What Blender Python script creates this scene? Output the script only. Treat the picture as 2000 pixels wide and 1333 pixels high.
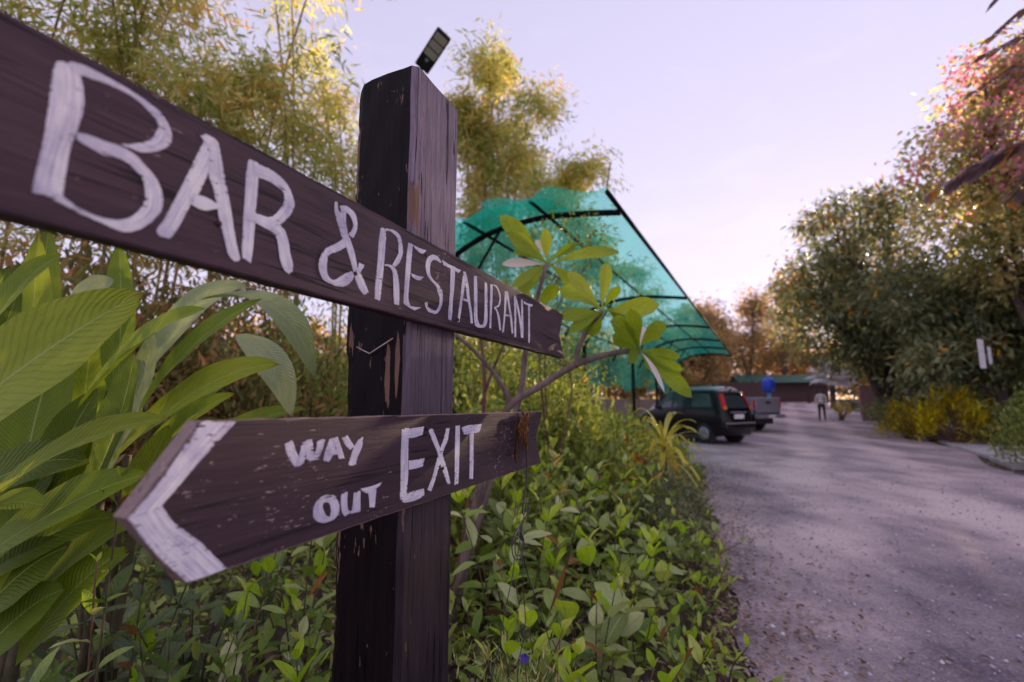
import bpy, bmesh, math, random
import numpy as np
from mathutils import Vector, Matrix

for o in list(bpy.data.objects):
    bpy.data.objects.remove(o)
SC = bpy.context.scene
COL = SC.collection
R = math.radians

# ------------------------------------------------------------------ camera
EYE = Vector((0.0, 0.0, 1.2))
FPX = 889.0                                   # focal length in pixels of the 2000 px wide photograph
PITCH = math.atan((782 - 666.5) / FPX)
cam = bpy.data.cameras.new('camera')
cam.sensor_width = 36.0
cam.lens = 36.0 * FPX / 2000.0
cam.clip_start = 0.02
cam.clip_end = 3000
cam.dof.use_dof = True
cam.dof.focus_distance = 0.93
cam.dof.aperture_fstop = 2.6
cam_o = bpy.data.objects.new('camera', cam)
COL.objects.link(cam_o)
cam_o.location = EYE
cam_o.rotation_euler = (R(90) + PITCH, 0, 0)
SC.camera = cam_o

# ------------------------------------------------------------------ sky and sun
SUN_AZ, SUN_EL = R(36), R(6.0)                # azimuth to the right of the camera axis
world = bpy.data.worlds.new('World')
SC.world = world
world.use_nodes = True
wt = world.node_tree
wt.nodes.clear()
wn = wt.nodes.new
w_out = wn('ShaderNodeOutputWorld')
w_bg = wn('ShaderNodeBackground')
w_bg.inputs['Strength'].default_value = 0.15
w_sky = wn('ShaderNodeTexSky')
w_sky.sky_type = 'NISHITA'
w_sky.sun_disc = False
w_sky.sun_elevation = SUN_EL
w_sky.sun_rotation = SUN_AZ
w_sky.air_density = 1.0
w_sky.dust_density = 0.2
w_sky.ozone_density = 1.6
# dusk colour of the air: the whole dome leans to lilac
w_hsv = wn('ShaderNodeHueSaturation')
w_hsv.inputs['Saturation'].default_value = 0.42
w_tint = wn('ShaderNodeMix'); w_tint.data_type = 'RGBA'; w_tint.blend_type = 'MULTIPLY'
w_tint.inputs[0].default_value = 1.0
w_tint.inputs[7].default_value = (0.985, 0.872, 1.14, 1)
# thin, even veil of high cloud over the dome
w_tc = wn('ShaderNodeTexCoord')
w_map = wn('ShaderNodeMapping'); w_map.inputs['Scale'].default_value = (1.6, 1.6, 5.0)
w_no = wn('ShaderNodeTexNoise'); w_no.inputs['Scale'].default_value = 1.7; w_no.inputs['Detail'].default_value = 5
w_no.inputs['Roughness'].default_value = 0.55
w_ra = wn('ShaderNodeMapRange'); w_ra.inputs[1].default_value = 0.52; w_ra.inputs[2].default_value = 0.82
w_ra.inputs[3].default_value = 0.0; w_ra.inputs[4].default_value = 0.30
w_mix = wn('ShaderNodeMix'); w_mix.data_type = 'RGBA'
w_mix.inputs[7].default_value = (1.78, 1.64, 1.92, 1)
lk = wt.links.new
w_gam = wn('ShaderNodeGamma'); w_gam.inputs[1].default_value = 0.29
lk(w_sky.outputs[0], w_gam.inputs[0]); lk(w_gam.outputs[0], w_hsv.inputs['Color'])
lk(w_hsv.outputs[0], w_tint.inputs[6])
lk(w_tc.outputs['Generated'], w_map.inputs[0]); lk(w_map.outputs[0], w_no.inputs['Vector'])
lk(w_no.outputs[0], w_ra.inputs[0]); lk(w_ra.outputs[0], w_mix.inputs[0])
lk(w_tint.outputs[2], w_mix.inputs[6])
lk(w_mix.outputs[2], w_bg.inputs['Color'])
lk(w_bg.outputs[0], w_out.inputs[0])

sun = bpy.data.lights.new('sun', 'SUN')
sun.energy = 4.0
sun.angle = R(0.6)
sun.color = (1.0, 0.72, 0.50)
sun_o = bpy.data.objects.new('sun', sun)
COL.objects.link(sun_o)
sd = Vector((math.sin(SUN_AZ) * math.cos(SUN_EL), math.cos(SUN_AZ) * math.cos(SUN_EL), math.sin(SUN_EL)))
sun_o.rotation_euler = sd.to_track_quat('Z', 'Y').to_euler()

SC.view_settings.view_transform = 'Standard'
SC.view_settings.look = 'None'
SC.view_settings.gamma = 1.0
SC.view_settings.use_curve_mapping = False
SC.view_settings.exposure = 2.22
SC.render.engine = 'CYCLES'
SC.cycles.use_denoising = True
SC.cycles.max_bounces = 8
SC.cycles.diffuse_bounces = 6
SC.cycles.transmission_bounces = 6
SC.cycles.transparent_max_bounces = 12
SC.cycles.use_adaptive_sampling = True
SC.cycles.adaptive_threshold = 0.015
SC.cycles.sample_clamp_indirect = 6.0

# ------------------------------------------------------------------ helpers
rnd = random.Random(7)

def ray(px, py):
    u = (px - 1000.0) / FPX; v = (666.5 - py) / FPX
    c, s = math.cos(PITCH), math.sin(PITCH)
    return Vector((u, c - s * v, s + c * v))
def at(px, py, Y):
    r = ray(px, py); return EYE + r * (Y / r.y)
def gz(y):
    """height of the ground: level near the camera, rising gently far up the road"""
    if y < 12: return 0.0
    if y < 50:
        t = (y - 12) / 38.0
        return 1.25 * t ** 1.55
    return 1.25 + 0.01 * (y - 50)

def tag(o, label=None, cat=None, group=None, kind=None):
    if label: o['label'] = label
    if cat: o['category'] = cat
    if group: o['group'] = group
    if kind: o['kind'] = kind
    return o
def empty(name, loc, rz=0.0, label=None, cat=None, group=None):
    o = bpy.data.objects.new(name, None)
    o.empty_display_size = 0.1
    COL.objects.link(o)
    o.location = loc; o.rotation_euler = (0, 0, rz)
    return tag(o, label, cat, group)
def link(name, me, parent=None, mw=None):
    o = bpy.data.objects.new(name, me)
    COL.objects.link(o)
    if parent is not None: o.parent = parent
    if mw is not None: o.matrix_local = mw
    return o
def mk(name, verts, faces, mat, parent=None, smooth=False, uvs=None):
    me = bpy.data.meshes.new(name)
    me.from_pydata([tuple(v) for v in verts], [], faces)
    me.update()
    if mat: me.materials.append(mat)
    if smooth: me.polygons.foreach_set('use_smooth', [True] * len(me.polygons))
    if uvs is not None:
        ul = me.uv_layers.new(name='UVMap')
        idx = np.empty(len(me.loops), np.int32); me.loops.foreach_get('vertex_index', idx)
        ul.data.foreach_set('uv', np.asarray(uvs, np.float32)[idx].ravel())
    return link(name, me, parent)

class MB:
    """collects shapes, built as one mesh object"""
    def __init__(s): s.v = []; s.f = []; s.m = []; s.mi = 0
    def add(s, v, f):
        b = len(s.v); s.v += [tuple(p) for p in v]; s.f += [tuple(i + b for i in q) for q in f]; s.m += [s.mi] * len(f); return s
    def box(s, a, b, M=None):
        x0, y0, z0 = a; x1, y1, z1 = b
        v = [Vector(p) for p in ((x0,y0,z0),(x1,y0,z0),(x1,y1,z0),(x0,y1,z0),(x0,y0,z1),(x1,y0,z1),(x1,y1,z1),(x0,y1,z1))]
        if M is not None: v = [M @ p for p in v]
        return s.add(v, [(0,3,2,1),(4,5,6,7),(0,1,5,4),(1,2,6,5),(2,3,7,6),(3,0,4,7)])
    def tube(s, pts, rad, n=8, cap=True):
        pts = [Vector(p) for p in pts]
        if not isinstance(rad, (list, tuple)): rad = [rad] * len(pts)
        v = []; f = []
        prev = None
        for i, p in enumerate(pts):
            t = (pts[min(i+1, len(pts)-1)] - pts[max(i-1, 0)])
            if t.length < 1e-9: t = Vector((0,0,1))
            t.normalize()
            if prev is None:
                a = Vector((0,0,1)) if abs(t.z) < .9 else Vector((1,0,0))
                prev = t.cross(a).normalized()
            x = (prev - t * prev.dot(t)).normalized(); prev = x
            y = t.cross(x)
            for k in range(n):
                an = 2 * math.pi * k / n
                v.append(p + (x * math.cos(an) + y * math.sin(an)) * rad[i])
        for i in range(len(pts) - 1):
            for k in range(n):
                a = i * n + k; b = i * n + (k + 1) % n
                f.append((a, b, b + n, a + n))
        if cap:
            f.append(tuple(range(n - 1, -1, -1))); f.append(tuple(range((len(pts)-1)*n, len(pts)*n)))
        return s.add(v, f)
    def lathe(s, prof, n=20, M=None):
        v = []; f = []
        for r, z in prof:
            for k in range(n):
                an = 2*math.pi*k/n
                p = Vector((r*math.cos(an), r*math.sin(an), z))
                v.append(M @ p if M is not None else p)
        for i in range(len(prof)-1):
            for k in range(n):
                a = i*n+k; b = i*n+(k+1)%n
                f.append((a, b, b+n, a+n))
        f.append(tuple(range(n-1,-1,-1))); f.append(tuple(range((len(prof)-1)*n, len(prof)*n)))
        return s.add(v, f)
    def build(s, name, mats, parent=None, smooth=False, bevel=0.0):
        me = bpy.data.meshes.new(name)
        me.from_pydata(s.v, [], s.f); me.update()
        if not isinstance(mats, (list, tuple)): mats = [mats]
        for m in mats: me.materials.append(m)
        me.polygons.foreach_set('material_index', s.m)
        if smooth: me.polygons.foreach_set('use_smooth', [True]*len(me.polygons))
        o = link(name, me, parent)
        if bevel > 0:
            b = o.modifiers.new('bevel', 'BEVEL'); b.width = bevel; b.segments = 2; b.limit_method = 'ANGLE'
        return o

def spline(pts, n):
    """Catmull-Rom through pts (any dimension), n samples per span"""
    P = np.asarray(pts, float); out = []
    P2 = np.vstack([2*P[0]-P[1], P, 2*P[-1]-P[-2]])
    for i in range(1, len(P2)-2):
        p0, p1, p2, p3 = P2[i-1:i+3]
        for k in range(n):
            t = k / n
            out.append(.5*((2*p1)+(-p0+p2)*t+(2*p0-5*p1+4*p2-p3)*t*t+(-p0+3*p1-3*p2+p3)*t**3))
    out.append(P[-1]); return np.array(out)

# ------------------------------------------------------------------ materials
def newmat(name):
    m = bpy.data.materials.new(name); m.use_nodes = True
    nt = m.node_tree; nt.nodes.clear()
    out = nt.nodes.new('ShaderNodeOutputMaterial')
    return m, nt, out
def N(nt, typ, **kw):
    n = nt.nodes.new(typ)
    for k, v in kw.items():
        if k.startswith('i_'):
            key = k[2:].replace('_', ' ')
            n.inputs[key].default_value = v
        else: setattr(n, k, v)
    return n
def ramp(nt, fac, stops, interp='LINEAR'):
    r = nt.nodes.new('ShaderNodeValToRGB'); r.color_ramp.interpolation = interp
    e = r.color_ramp.elements
    while len(e) < len(stops): e.new(0.5)
    for q, (p, c) in zip(e, stops):
        q.position = p; q.color = (*c, 1) if len(c) == 3 else c
    nt.links.new(fac, r.inputs[0]); return r
def mixc(nt, fac, a, b, blend='MIX'):
    m = nt.nodes.new('ShaderNodeMix'); m.data_type = 'RGBA'; m.blend_type = blend
    for idx, val in ((0, fac), (6, a), (7, b)):
        if hasattr(val, 'is_output') or isinstance(val, bpy.types.NodeSocket): nt.links.new(val, m.inputs[idx])
        elif idx == 0: m.inputs[0].default_value = val
        else: m.inputs[idx].default_value = (*val, 1)
    return m.outputs[2]
def math_(nt, op, a, b=None, c=None, clamp=False):
    m = nt.nodes.new('ShaderNodeMath'); m.operation = op; m.use_clamp = clamp
    for i, val in enumerate((a, b, c)):
        if val is None: continue
        if isinstance(val, bpy.types.NodeSocket): nt.links.new(val, m.inputs[i])
        else: m.inputs[i].default_value = val
    return m.outputs[0]
def noise(nt, vec, scale, detail=4, rough=.55, out=0):
    n = nt.nodes.new('ShaderNodeTexNoise')
    n.inputs['Scale'].default_value = scale; n.inputs['Detail'].default_value = detail; n.inputs['Roughness'].default_value = rough
    if vec is not None: nt.links.new(vec, n.inputs['Vector'])
    return n.outputs[out]
def mapped(nt, vec, scale):
    m = nt.nodes.new('ShaderNodeMapping'); m.inputs['Scale'].default_value = scale
    nt.links.new(vec, m.inputs[0]); return m.outputs[0]
def bump(nt, h, strength, dist=.01):
    b = nt.nodes.new('ShaderNodeBump'); b.inputs['Strength'].default_value = strength; b.inputs['Distance'].default_value = dist
    nt.links.new(h, b.inputs['Height']); return b.outputs[0]

def plain(name, col, rough=.5, metal=0.0, spec=.5, var=.12, scale=8.0, bmp=0.0, coat=0.0):
    """painted or plain surface with slight grime"""
    m, nt, out = newmat(name)
    p = N(nt, 'ShaderNodeBsdfPrincipled'); nt.links.new(p.outputs[0], out.inputs[0])
    tc = N(nt, 'ShaderNodeTexCoord')
    n = noise(nt, tc.outputs['Object'], scale, 5, .6)
    lo = tuple(c*(1-var) for c in col); hi = tuple(min(1, c*(1+var)) for c in col)
    r = ramp(nt, n, [(.3, lo), (.7, hi)])
    nt.links.new(r.outputs[0], p.inputs['Base Color'])
    p.inputs['Roughness'].default_value = rough; p.inputs['Metallic'].default_value = metal
    p.inputs['Specular IOR Level'].default_value = spec; p.inputs['Coat Weight'].default_value = coat
    if bmp: nt.links.new(bump(nt, noise(nt, tc.outputs['Object'], scale*6, 4), bmp, .005), p.inputs['Normal'])
    return m

LEAF_GAIN = 1.85
def vivid(c, k=1.16):
    l = .3*c[0]+.59*c[1]+.11*c[2]
    return tuple(min(.75, max(.004, (l+(q-l)*k)*LEAF_GAIN)) for q in c)
def leafmat(name, stops, trans=.32, rough=.5, spec=.35, src='tint', back=1.0, veins=None):
    """foliage: colour by per-leaf tint, light passes through"""
    m, nt, out = newmat(name)
    if src == 'tint':
        a = N(nt, 'ShaderNodeAttribute', attribute_name='tint'); fac = a.outputs['Fac']
    elif src == 'object':
        a = N(nt, 'ShaderNodeObjectInfo'); fac = a.outputs['Random']
    r = ramp(nt, fac, [(q, vivid(col_)) for q, col_ in stops])
    col = r.outputs[0]
    p = N(nt, 'ShaderNodeBsdfPrincipled')
    p.inputs['Roughness'].default_value = rough; p.inputs['Specular IOR Level'].default_value = spec
    if veins:
        tc = N(nt, 'ShaderNodeTexCoord'); sp = N(nt, 'ShaderNodeSeparateXYZ'); nt.links.new(tc.outputs['UV'], sp.inputs[0])
        au = math_(nt, 'ABSOLUTE', math_(nt, 'SUBTRACT', sp.outputs[0], .5))
        k, slant, vcol, vstr, midw = veins
        ph = math_(nt, 'ADD', math_(nt, 'MULTIPLY', sp.outputs[1], k), math_(nt, 'MULTIPLY', au, -slant))
        nz = noise(nt, tc.outputs['UV'], 4.0, 2)
        ph = math_(nt, 'ADD', ph, math_(nt, 'MULTIPLY', nz, 1.5))
        w = math_(nt, 'SINE', math_(nt, 'MULTIPLY', ph, 6.283))
        vm = math_(nt, 'MULTIPLY', math_(nt, 'POWER', math_(nt, 'ABSOLUTE', w), 6.0), vstr)
        mid = math_(nt, 'LESS_THAN', au, midw)
        dk = math_(nt, 'MULTIPLY', noise(nt, tc.outputs['UV'], 9.0, 4), .5)
        col = mixc(nt, math_(nt, 'MULTIPLY', math_(nt, 'SUBTRACT', dk, .18, clamp=True), 1.2), col, (.035, .05, .012))
        col = mixc(nt, vm, col, vcol)
        col = mixc(nt, math_(nt, 'MULTIPLY', mid, .75), col, tuple(min(1, c*1.35) for c in vcol))
        tipm = N(nt, 'ShaderNodeMapRange'); nt.links.new(math_(nt, 'ADD', sp.outputs[1], math_(nt, 'MULTIPLY', math_(nt, 'SUBTRACT', nz, .5), .16)), tipm.inputs[0])
        tipm.inputs[1].default_value = .955; tipm.inputs[2].default_value = .99
        col = mixc(nt, math_(nt, 'MULTIPLY', tipm.outputs[0], .8), col, (.20, .10, .035))
        spotn = noise(nt, tc.outputs['UV'], 38.0, 2, .5)
        col = mixc(nt, math_(nt, 'MULTIPLY', math_(nt, 'GREATER_THAN', spotn, .72), .6), col, (.14, .085, .03))
        h = math_(nt, 'ADD', math_(nt, 'MULTIPLY', w, .5), math_(nt, 'MULTIPLY', mid, 1.5))
        nt.links.new(bump(nt, h, .6, .002), p.inputs['Normal'])
    nt.links.new(col, p.inputs['Base Color'])
    t = N(nt, 'ShaderNodeBsdfTranslucent')
    tcol = mixc(nt, 1.0, col, (1.2*back, 1.16*back, .80*back), 'MULTIPLY')
    nt.links.new(tcol, t.inputs[0])
    ms = N(nt, 'ShaderNodeMixShader'); ms.inputs[0].default_value = trans
    nt.links.new(p.outputs[0], ms.inputs[1]); nt.links.new(t.outputs[0], ms.inputs[2])
    nt.links.new(ms.outputs[0], out.inputs[0])
    return m

def barkmat(name, a, b, scale=6.0):
    m, nt, out = newmat(name)
    p = N(nt, 'ShaderNodeBsdfPrincipled'); nt.links.new(p.outputs[0], out.inputs[0])
    tc = N(nt, 'ShaderNodeTexCoord')
    n = noise(nt, mapped(nt, tc.outputs['Object'], (1, 1, .35)), scale*4, 6, .65)
    r = ramp(nt, n, [(.32, a), (.68, b)]); nt.links.new(r.outputs[0], p.inputs['Base Color'])
    p.inputs['Roughness'].default_value = .85; p.inputs['Specular IOR Level'].default_value = .2
    nt.links.new(bump(nt, n, .5, .01), p.inputs['Normal'])
    return m

# ---- leaves in bulk
def unit(a):
    return a / np.maximum(np.linalg.norm(a, axis=1, keepdims=True), 1e-9)
TEMPL = {
 'blade': (np.array([(0,0,0),(.5,.35,.1),(0,1,-.05),(-.5,.35,.1)]), [(0,1,2,3)]),
 'oval': (np.array([(0,0,0),(.42,.3,.14),(.38,.68,.12),(0,1,-.1),(-.38,.68,.12),(-.42,.3,.14)]), [(0,1,2,3),(0,3,4,5)]),
}
def leafcloud(name, P, D, Nn, L, W, tint, mat, parent=None, shape='oval'):
    tv, tf = TEMPL[shape]
    P = np.asarray(P, float); D = unit(np.asarray(D, float)); Nn = np.asarray(Nn, float)
    S = unit(np.cross(D, Nn)); Nn = np.cross(S, D)
    n = len(P); k = len(tv)
    L = np.broadcast_to(L, (n,))[:, None, None]; W = np.broadcast_to(W, (n,))[:, None, None]
    V = P[:, None, :] + S[:, None, :]*(tv[None, :, 0:1]*W) + D[:, None, :]*(tv[None, :, 1:2]*L) + Nn[:, None, :]*(tv[None, :, 2:3]*W)
    V = V.reshape(-1, 3).astype(np.float32)
    base = (np.arange(n)*k)[:, None]
    loops = np.concatenate([base + np.array(f)[None, :] for f in tf], axis=1).ravel().astype(np.int32)
    nf = n*len(tf)
    me = bpy.data.meshes.new(name)
    me.vertices.add(len(V)); me.vertices.foreach_set('co', V.ravel())
    me.loops.add(len(loops)); me.loops.foreach_set('vertex_index', loops)
    me.polygons.add(nf); me.polygons.foreach_set('loop_start', np.arange(nf, dtype=np.int32)*4)
    me.update(calc_edges=True)
    at_ = me.attributes.new('tint', 'FLOAT', 'POINT')
    at_.data.foreach_set('value', np.repeat(np.asarray(tint, np.float32), k))
    me.materials.append(mat)
    o = link(name, me, parent)
    o['kind'] = 'stuff'
    return o
def adopt(o, parent):
    """make o (built in world coordinates) a part of parent"""
    o.parent = parent
    Mx = Matrix.Translation(parent.location) @ parent.rotation_euler.to_matrix().to_4x4()
    o.matrix_parent_inverse = Mx.inverted()
    return o

# ================================================================== ground, road, pavement
def soil_material():
    m, nt, out = newmat('soil')
    p = N(nt, 'ShaderNodeBsdfPrincipled'); nt.links.new(p.outputs[0], out.inputs[0])
    g = N(nt, 'ShaderNodeNewGeometry'); P = g.outputs['Position']
    a = noise(nt, P, 1.3, 5, .6); b = noise(nt, P, 28, 6, .7)
    c = ramp(nt, b, [(.3, (.035, .024, .018)), (.55, (.085, .055, .038)), (.75, (.16, .10, .065))])
    c2 = mixc(nt, math_(nt, 'MULTIPLY', a, .6), c.outputs[0], (.10, .07, .05))
    nt.links.new(c2, p.inputs['Base Color']); p.inputs['Roughness'].default_value = .95
    nt.links.new(bump(nt, b, .8, .03), p.inputs['Normal'])
    return m
def road_material():
    m, nt, out = newmat('gravel_road')
    p = N(nt, 'ShaderNodeBsdfPrincipled'); nt.links.new(p.outputs[0], out.inputs[0])
    g = N(nt, 'ShaderNodeNewGeometry'); P = g.outputs['Position']
    # wheel tracks run along the road (about 30 degrees right of the camera axis)
    mp = N(nt, 'ShaderNodeMapping', vector_type='POINT'); mp.inputs['Rotation'].default_value = (0, 0, R(30)); mp.inputs['Scale'].default_value = (1, .12, 1)
    nt.links.new(P, mp.inputs[0])
    big = noise(nt, mp.outputs[0], .55, 4, .6)
    mid = noise(nt, P, 1.1, 5, .62)
    fine = noise(nt, P, 60, 5, .75)
    vor = N(nt, 'ShaderNodeTexVoronoi'); vor.inputs['Scale'].default_value = 70; nt.links.new(P, vor.inputs['Vector'])
    vor2 = N(nt, 'ShaderNodeTexVoronoi'); vor2.inputs['Scale'].default_value = 160; nt.links.new(P, vor2.inputs['Vector'])
    dust = math_(nt, 'ADD', math_(nt, 'MULTIPLY', big, .65), math_(nt, 'MULTIPLY', mid, .45))
    sxy = N(nt, 'ShaderNodeSeparateXYZ'); nt.links.new(P, sxy.inputs[0])
    lat = math_(nt, 'ADD', math_(nt, 'MULTIPLY', sxy.outputs[0], .857), math_(nt, 'MULTIPLY', sxy.outputs[1], -.515))
    lat = math_(nt, 'ADD', lat, math_(nt, 'MULTIPLY', math_(nt, 'SUBTRACT', noise(nt, P, .35, 2), .5), .9))
    dx = math_(nt, 'DIVIDE', math_(nt, 'SUBTRACT', sxy.outputs[0], 2.7), 2.6); dy = math_(nt, 'DIVIDE', math_(nt, 'SUBTRACT', sxy.outputs[1], 1.7), 2.6)
    patch = math_(nt, 'SUBTRACT', 1.0, math_(nt, 'SQRT', math_(nt, 'ADD', math_(nt, 'MULTIPLY', dx, dx), math_(nt, 'MULTIPLY', dy, dy))), clamp=True)
    dust = math_(nt, 'SUBTRACT', dust, math_(nt, 'MULTIPLY', patch, .17))     # patch of coarse gravel
    for c0 in (.15, 1.7):                                  # dusty wheel tracks
        e = math_(nt, 'POWER', math_(nt, 'DIVIDE', math_(nt, 'SUBTRACT', lat, c0), .42), 2.0)
        dust = math_(nt, 'ADD', dust, math_(nt, 'MULTIPLY', math_(nt, 'SUBTRACT', 1.0, e, clamp=True), .085))
    base = ramp(nt, dust, [(.40, (.21, .165, .20)), (.50, (.40, .315, .335)), (.60, (.58, .45, .45)), (.72, (.68, .54, .52))])
    stone = ramp(nt, vor.outputs['Color'], [(.0, (.035, .03, .045)), (.5, (.13, .11, .14)), (1, (.32, .27, .28))])
    sel = math_(nt, 'MULTIPLY', math_(nt, 'SUBTRACT', .66, dust, clamp=True), 3.2, clamp=True)
    c = mixc(nt, math_(nt, 'MULTIPLY', sel, .55), base.outputs[0], stone.outputs[0])
    f = ramp(nt, fine, [(.32, (.42, .40, .46)), (.5, (1, 1, 1)), (.7, (1.35, 1.28, 1.22))])
    c = mixc(nt, .8, c, f.outputs[0], 'MULTIPLY')
    nt.links.new(c, p.inputs['Base Color']); p.inputs['Roughness'].default_value = .92; p.inputs['Specular IOR Level'].default_value = .25
    h = math_(nt, 'ADD', math_(nt, 'MULTIPLY', vor.outputs['Distance'], -.7), math_(nt, 'ADD', math_(nt, 'MULTIPLY', vor2.outputs['Distance'], -.4), fine))
    h = math_(nt, 'ADD', math_(nt, 'MULTIPLY', h, sel), math_(nt, 'MULTIPLY', fine, .6))
    nt.links.new(bump(nt, h, .55, .012), p.inputs['Normal'])
    return m
def concrete_material():
    m, nt, out = newmat('concrete')
    p = N(nt, 'ShaderNodeBsdfPrincipled'); nt.links.new(p.outputs[0], out.inputs[0])
    g = N(nt, 'ShaderNodeNewGeometry'); P = g.outputs['Position']
    a = noise(nt, P, 2.2, 6, .65); b = noise(nt, P, 45, 4, .6)
    c = ramp(nt, a, [(.3, (.33, .29, .30)), (.7, (.52, .47, .47))]); nt.links.new(c.outputs[0], p.inputs['Base Color'])
    p.inputs['Roughness'].default_value = .9
    nt.links.new(bump(nt, b, .3, .005), p.inputs['Normal'])
    return m
M_SOIL, M_ROAD, M_CONC = soil_material(), road_material(), concrete_material()

def axis_lin(*segs):
    out = []
    for a, b, n in segs: out += list(np.linspace(a, b, n, endpoint=False))
    out.append(segs[-1][1]); return out
xs = axis_lin((-600, -60, 6), (-60, -12, 12), (-12, 30, 60), (30, 80, 20), (80, 700, 6))
ys = axis_lin((-60, -6, 6), (-6, 14, 40), (14, 60, 46), (60, 160, 10), (160, 1500, 6))
gv = []; gf = []
for j, y in enumerate(ys):
    for i, x in enumerate(xs):
        jit = .003*math.sin(3.1*x+1.7*y)*math.cos(2.3*x-2.9*y) if -10 < x < 30 and y < 30 else 0
        gv.append((x, y, gz(y) + jit - .009))
nx = len(xs)
for j in range(len(ys)-1):
    for i in range(nx-1):
        a = j*nx+i; gf.append((a, a+1, a+nx+1, a+nx))
ground = mk('ground', gv, gf, M_SOIL, smooth=True)
tag(ground, 'dark bare soil with litter under the plants', None, kind='structure')

LEFT_EDGE = [(-8, -1.5), (-3, -.1), (.5, .62), (2.12, .98), (3.4, 1.5), (6.3, 2.55), (8.6, 3.55), (9.4, 2.3), (11.5, 1.6), (16, 3.9), (24, 8.2), (37, 15.2), (52, 23.5)]
RIGHT_EDGE = [(-8, .9), (-3, 3.1), (.5, 4.3), (2.12, 5.0), (3.4, 5.7), (6.3, 7.5), (8.6, 8.95), (9.4, 9.5), (11.5, 10.95), (16, 13.95), (24, 18.9), (37, 26.8), (52, 36.5)]
def edge_x(tab, y):
    for (y0, x0), (y1, x1) in zip(tab, tab[1:]):
        if y <= y1 or (y1, x1) == tab[-1]: return x0 + (x1-x0)*(y-y0)/(y1-y0)
rv = []; rf = []; NW = 36
ry = axis_lin((-8, 0, 10), (0, 12, 80), (12, 52, 60))
for y in ry:
    xl = edge_x(LEFT_EDGE, y) + .10*math.sin(5*y)*math.sin(2.1*y+1) ; xr = edge_x(RIGHT_EDGE, y) + .18*math.sin(1.3*y)
    for i in range(NW+1):
        t = i/NW; x = xl+(xr-xl)*t
        z = gz(y) + .005 + math.sin(math.pi*t)**.5*(.016 + .010*math.sin(1.9*x+.7*y)*math.sin(1.1*y-.6*x))
        rv.append((x, y, z))
for j in range(len(ry)-1):
    for i in range(NW):
        a = j*(NW+1)+i; rf.append((a, a+1, a+NW+2, a+NW+1))
road = mk('road', rv, rf, M_ROAD, smooth=True)
tag(road, 'purplish grey gravel road with pale dusty wheel tracks', None, kind='structure')

# broken concrete slabs beside the road on the right
pave = empty('pavement', (9.6, 9.0, 0)); tag(pave, 'pale broken concrete slabs along the right edge of the road', None, kind='structure')
def slab(pts, top, th=.09):
    n = len(pts)
    v = [(x, y, top+gz(y)-th) for x, y in pts] + [(x, y, top+gz(y)) for x, y in pts]
    f = [tuple(range(n-1, -1, -1)), tuple(range(n, 2*n))] + [(i, (i+1) % n, n+(i+1) % n, n+i) for i in range(n)]
    o = mk('slab', v, f, M_CONC)
    b = o.modifiers.new('bevel', 'BEVEL'); b.width = .015; b.segments = 2
    adopt(o, pave)
slab([(8.75, 8.2), (10.2, 8.0), (11.35, 9.6), (9.75, 9.55)], .075)
slab([(9.85, 9.72), (11.45, 9.75), (12.5, 11.3), (11.05, 11.55)], .085)
slab([(11.15, 11.72), (12.6, 11.45), (13.6, 13.0), (12.2, 13.3)], .06)
slab([(16.0, 18.6), (17.6, 18.3), (19.4, 21.3), (17.9, 21.6)], .10)
slab([(18.05, 21.8), (19.5, 21.5), (21.0, 24.2), (19.6, 24.5)], .11)

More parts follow.
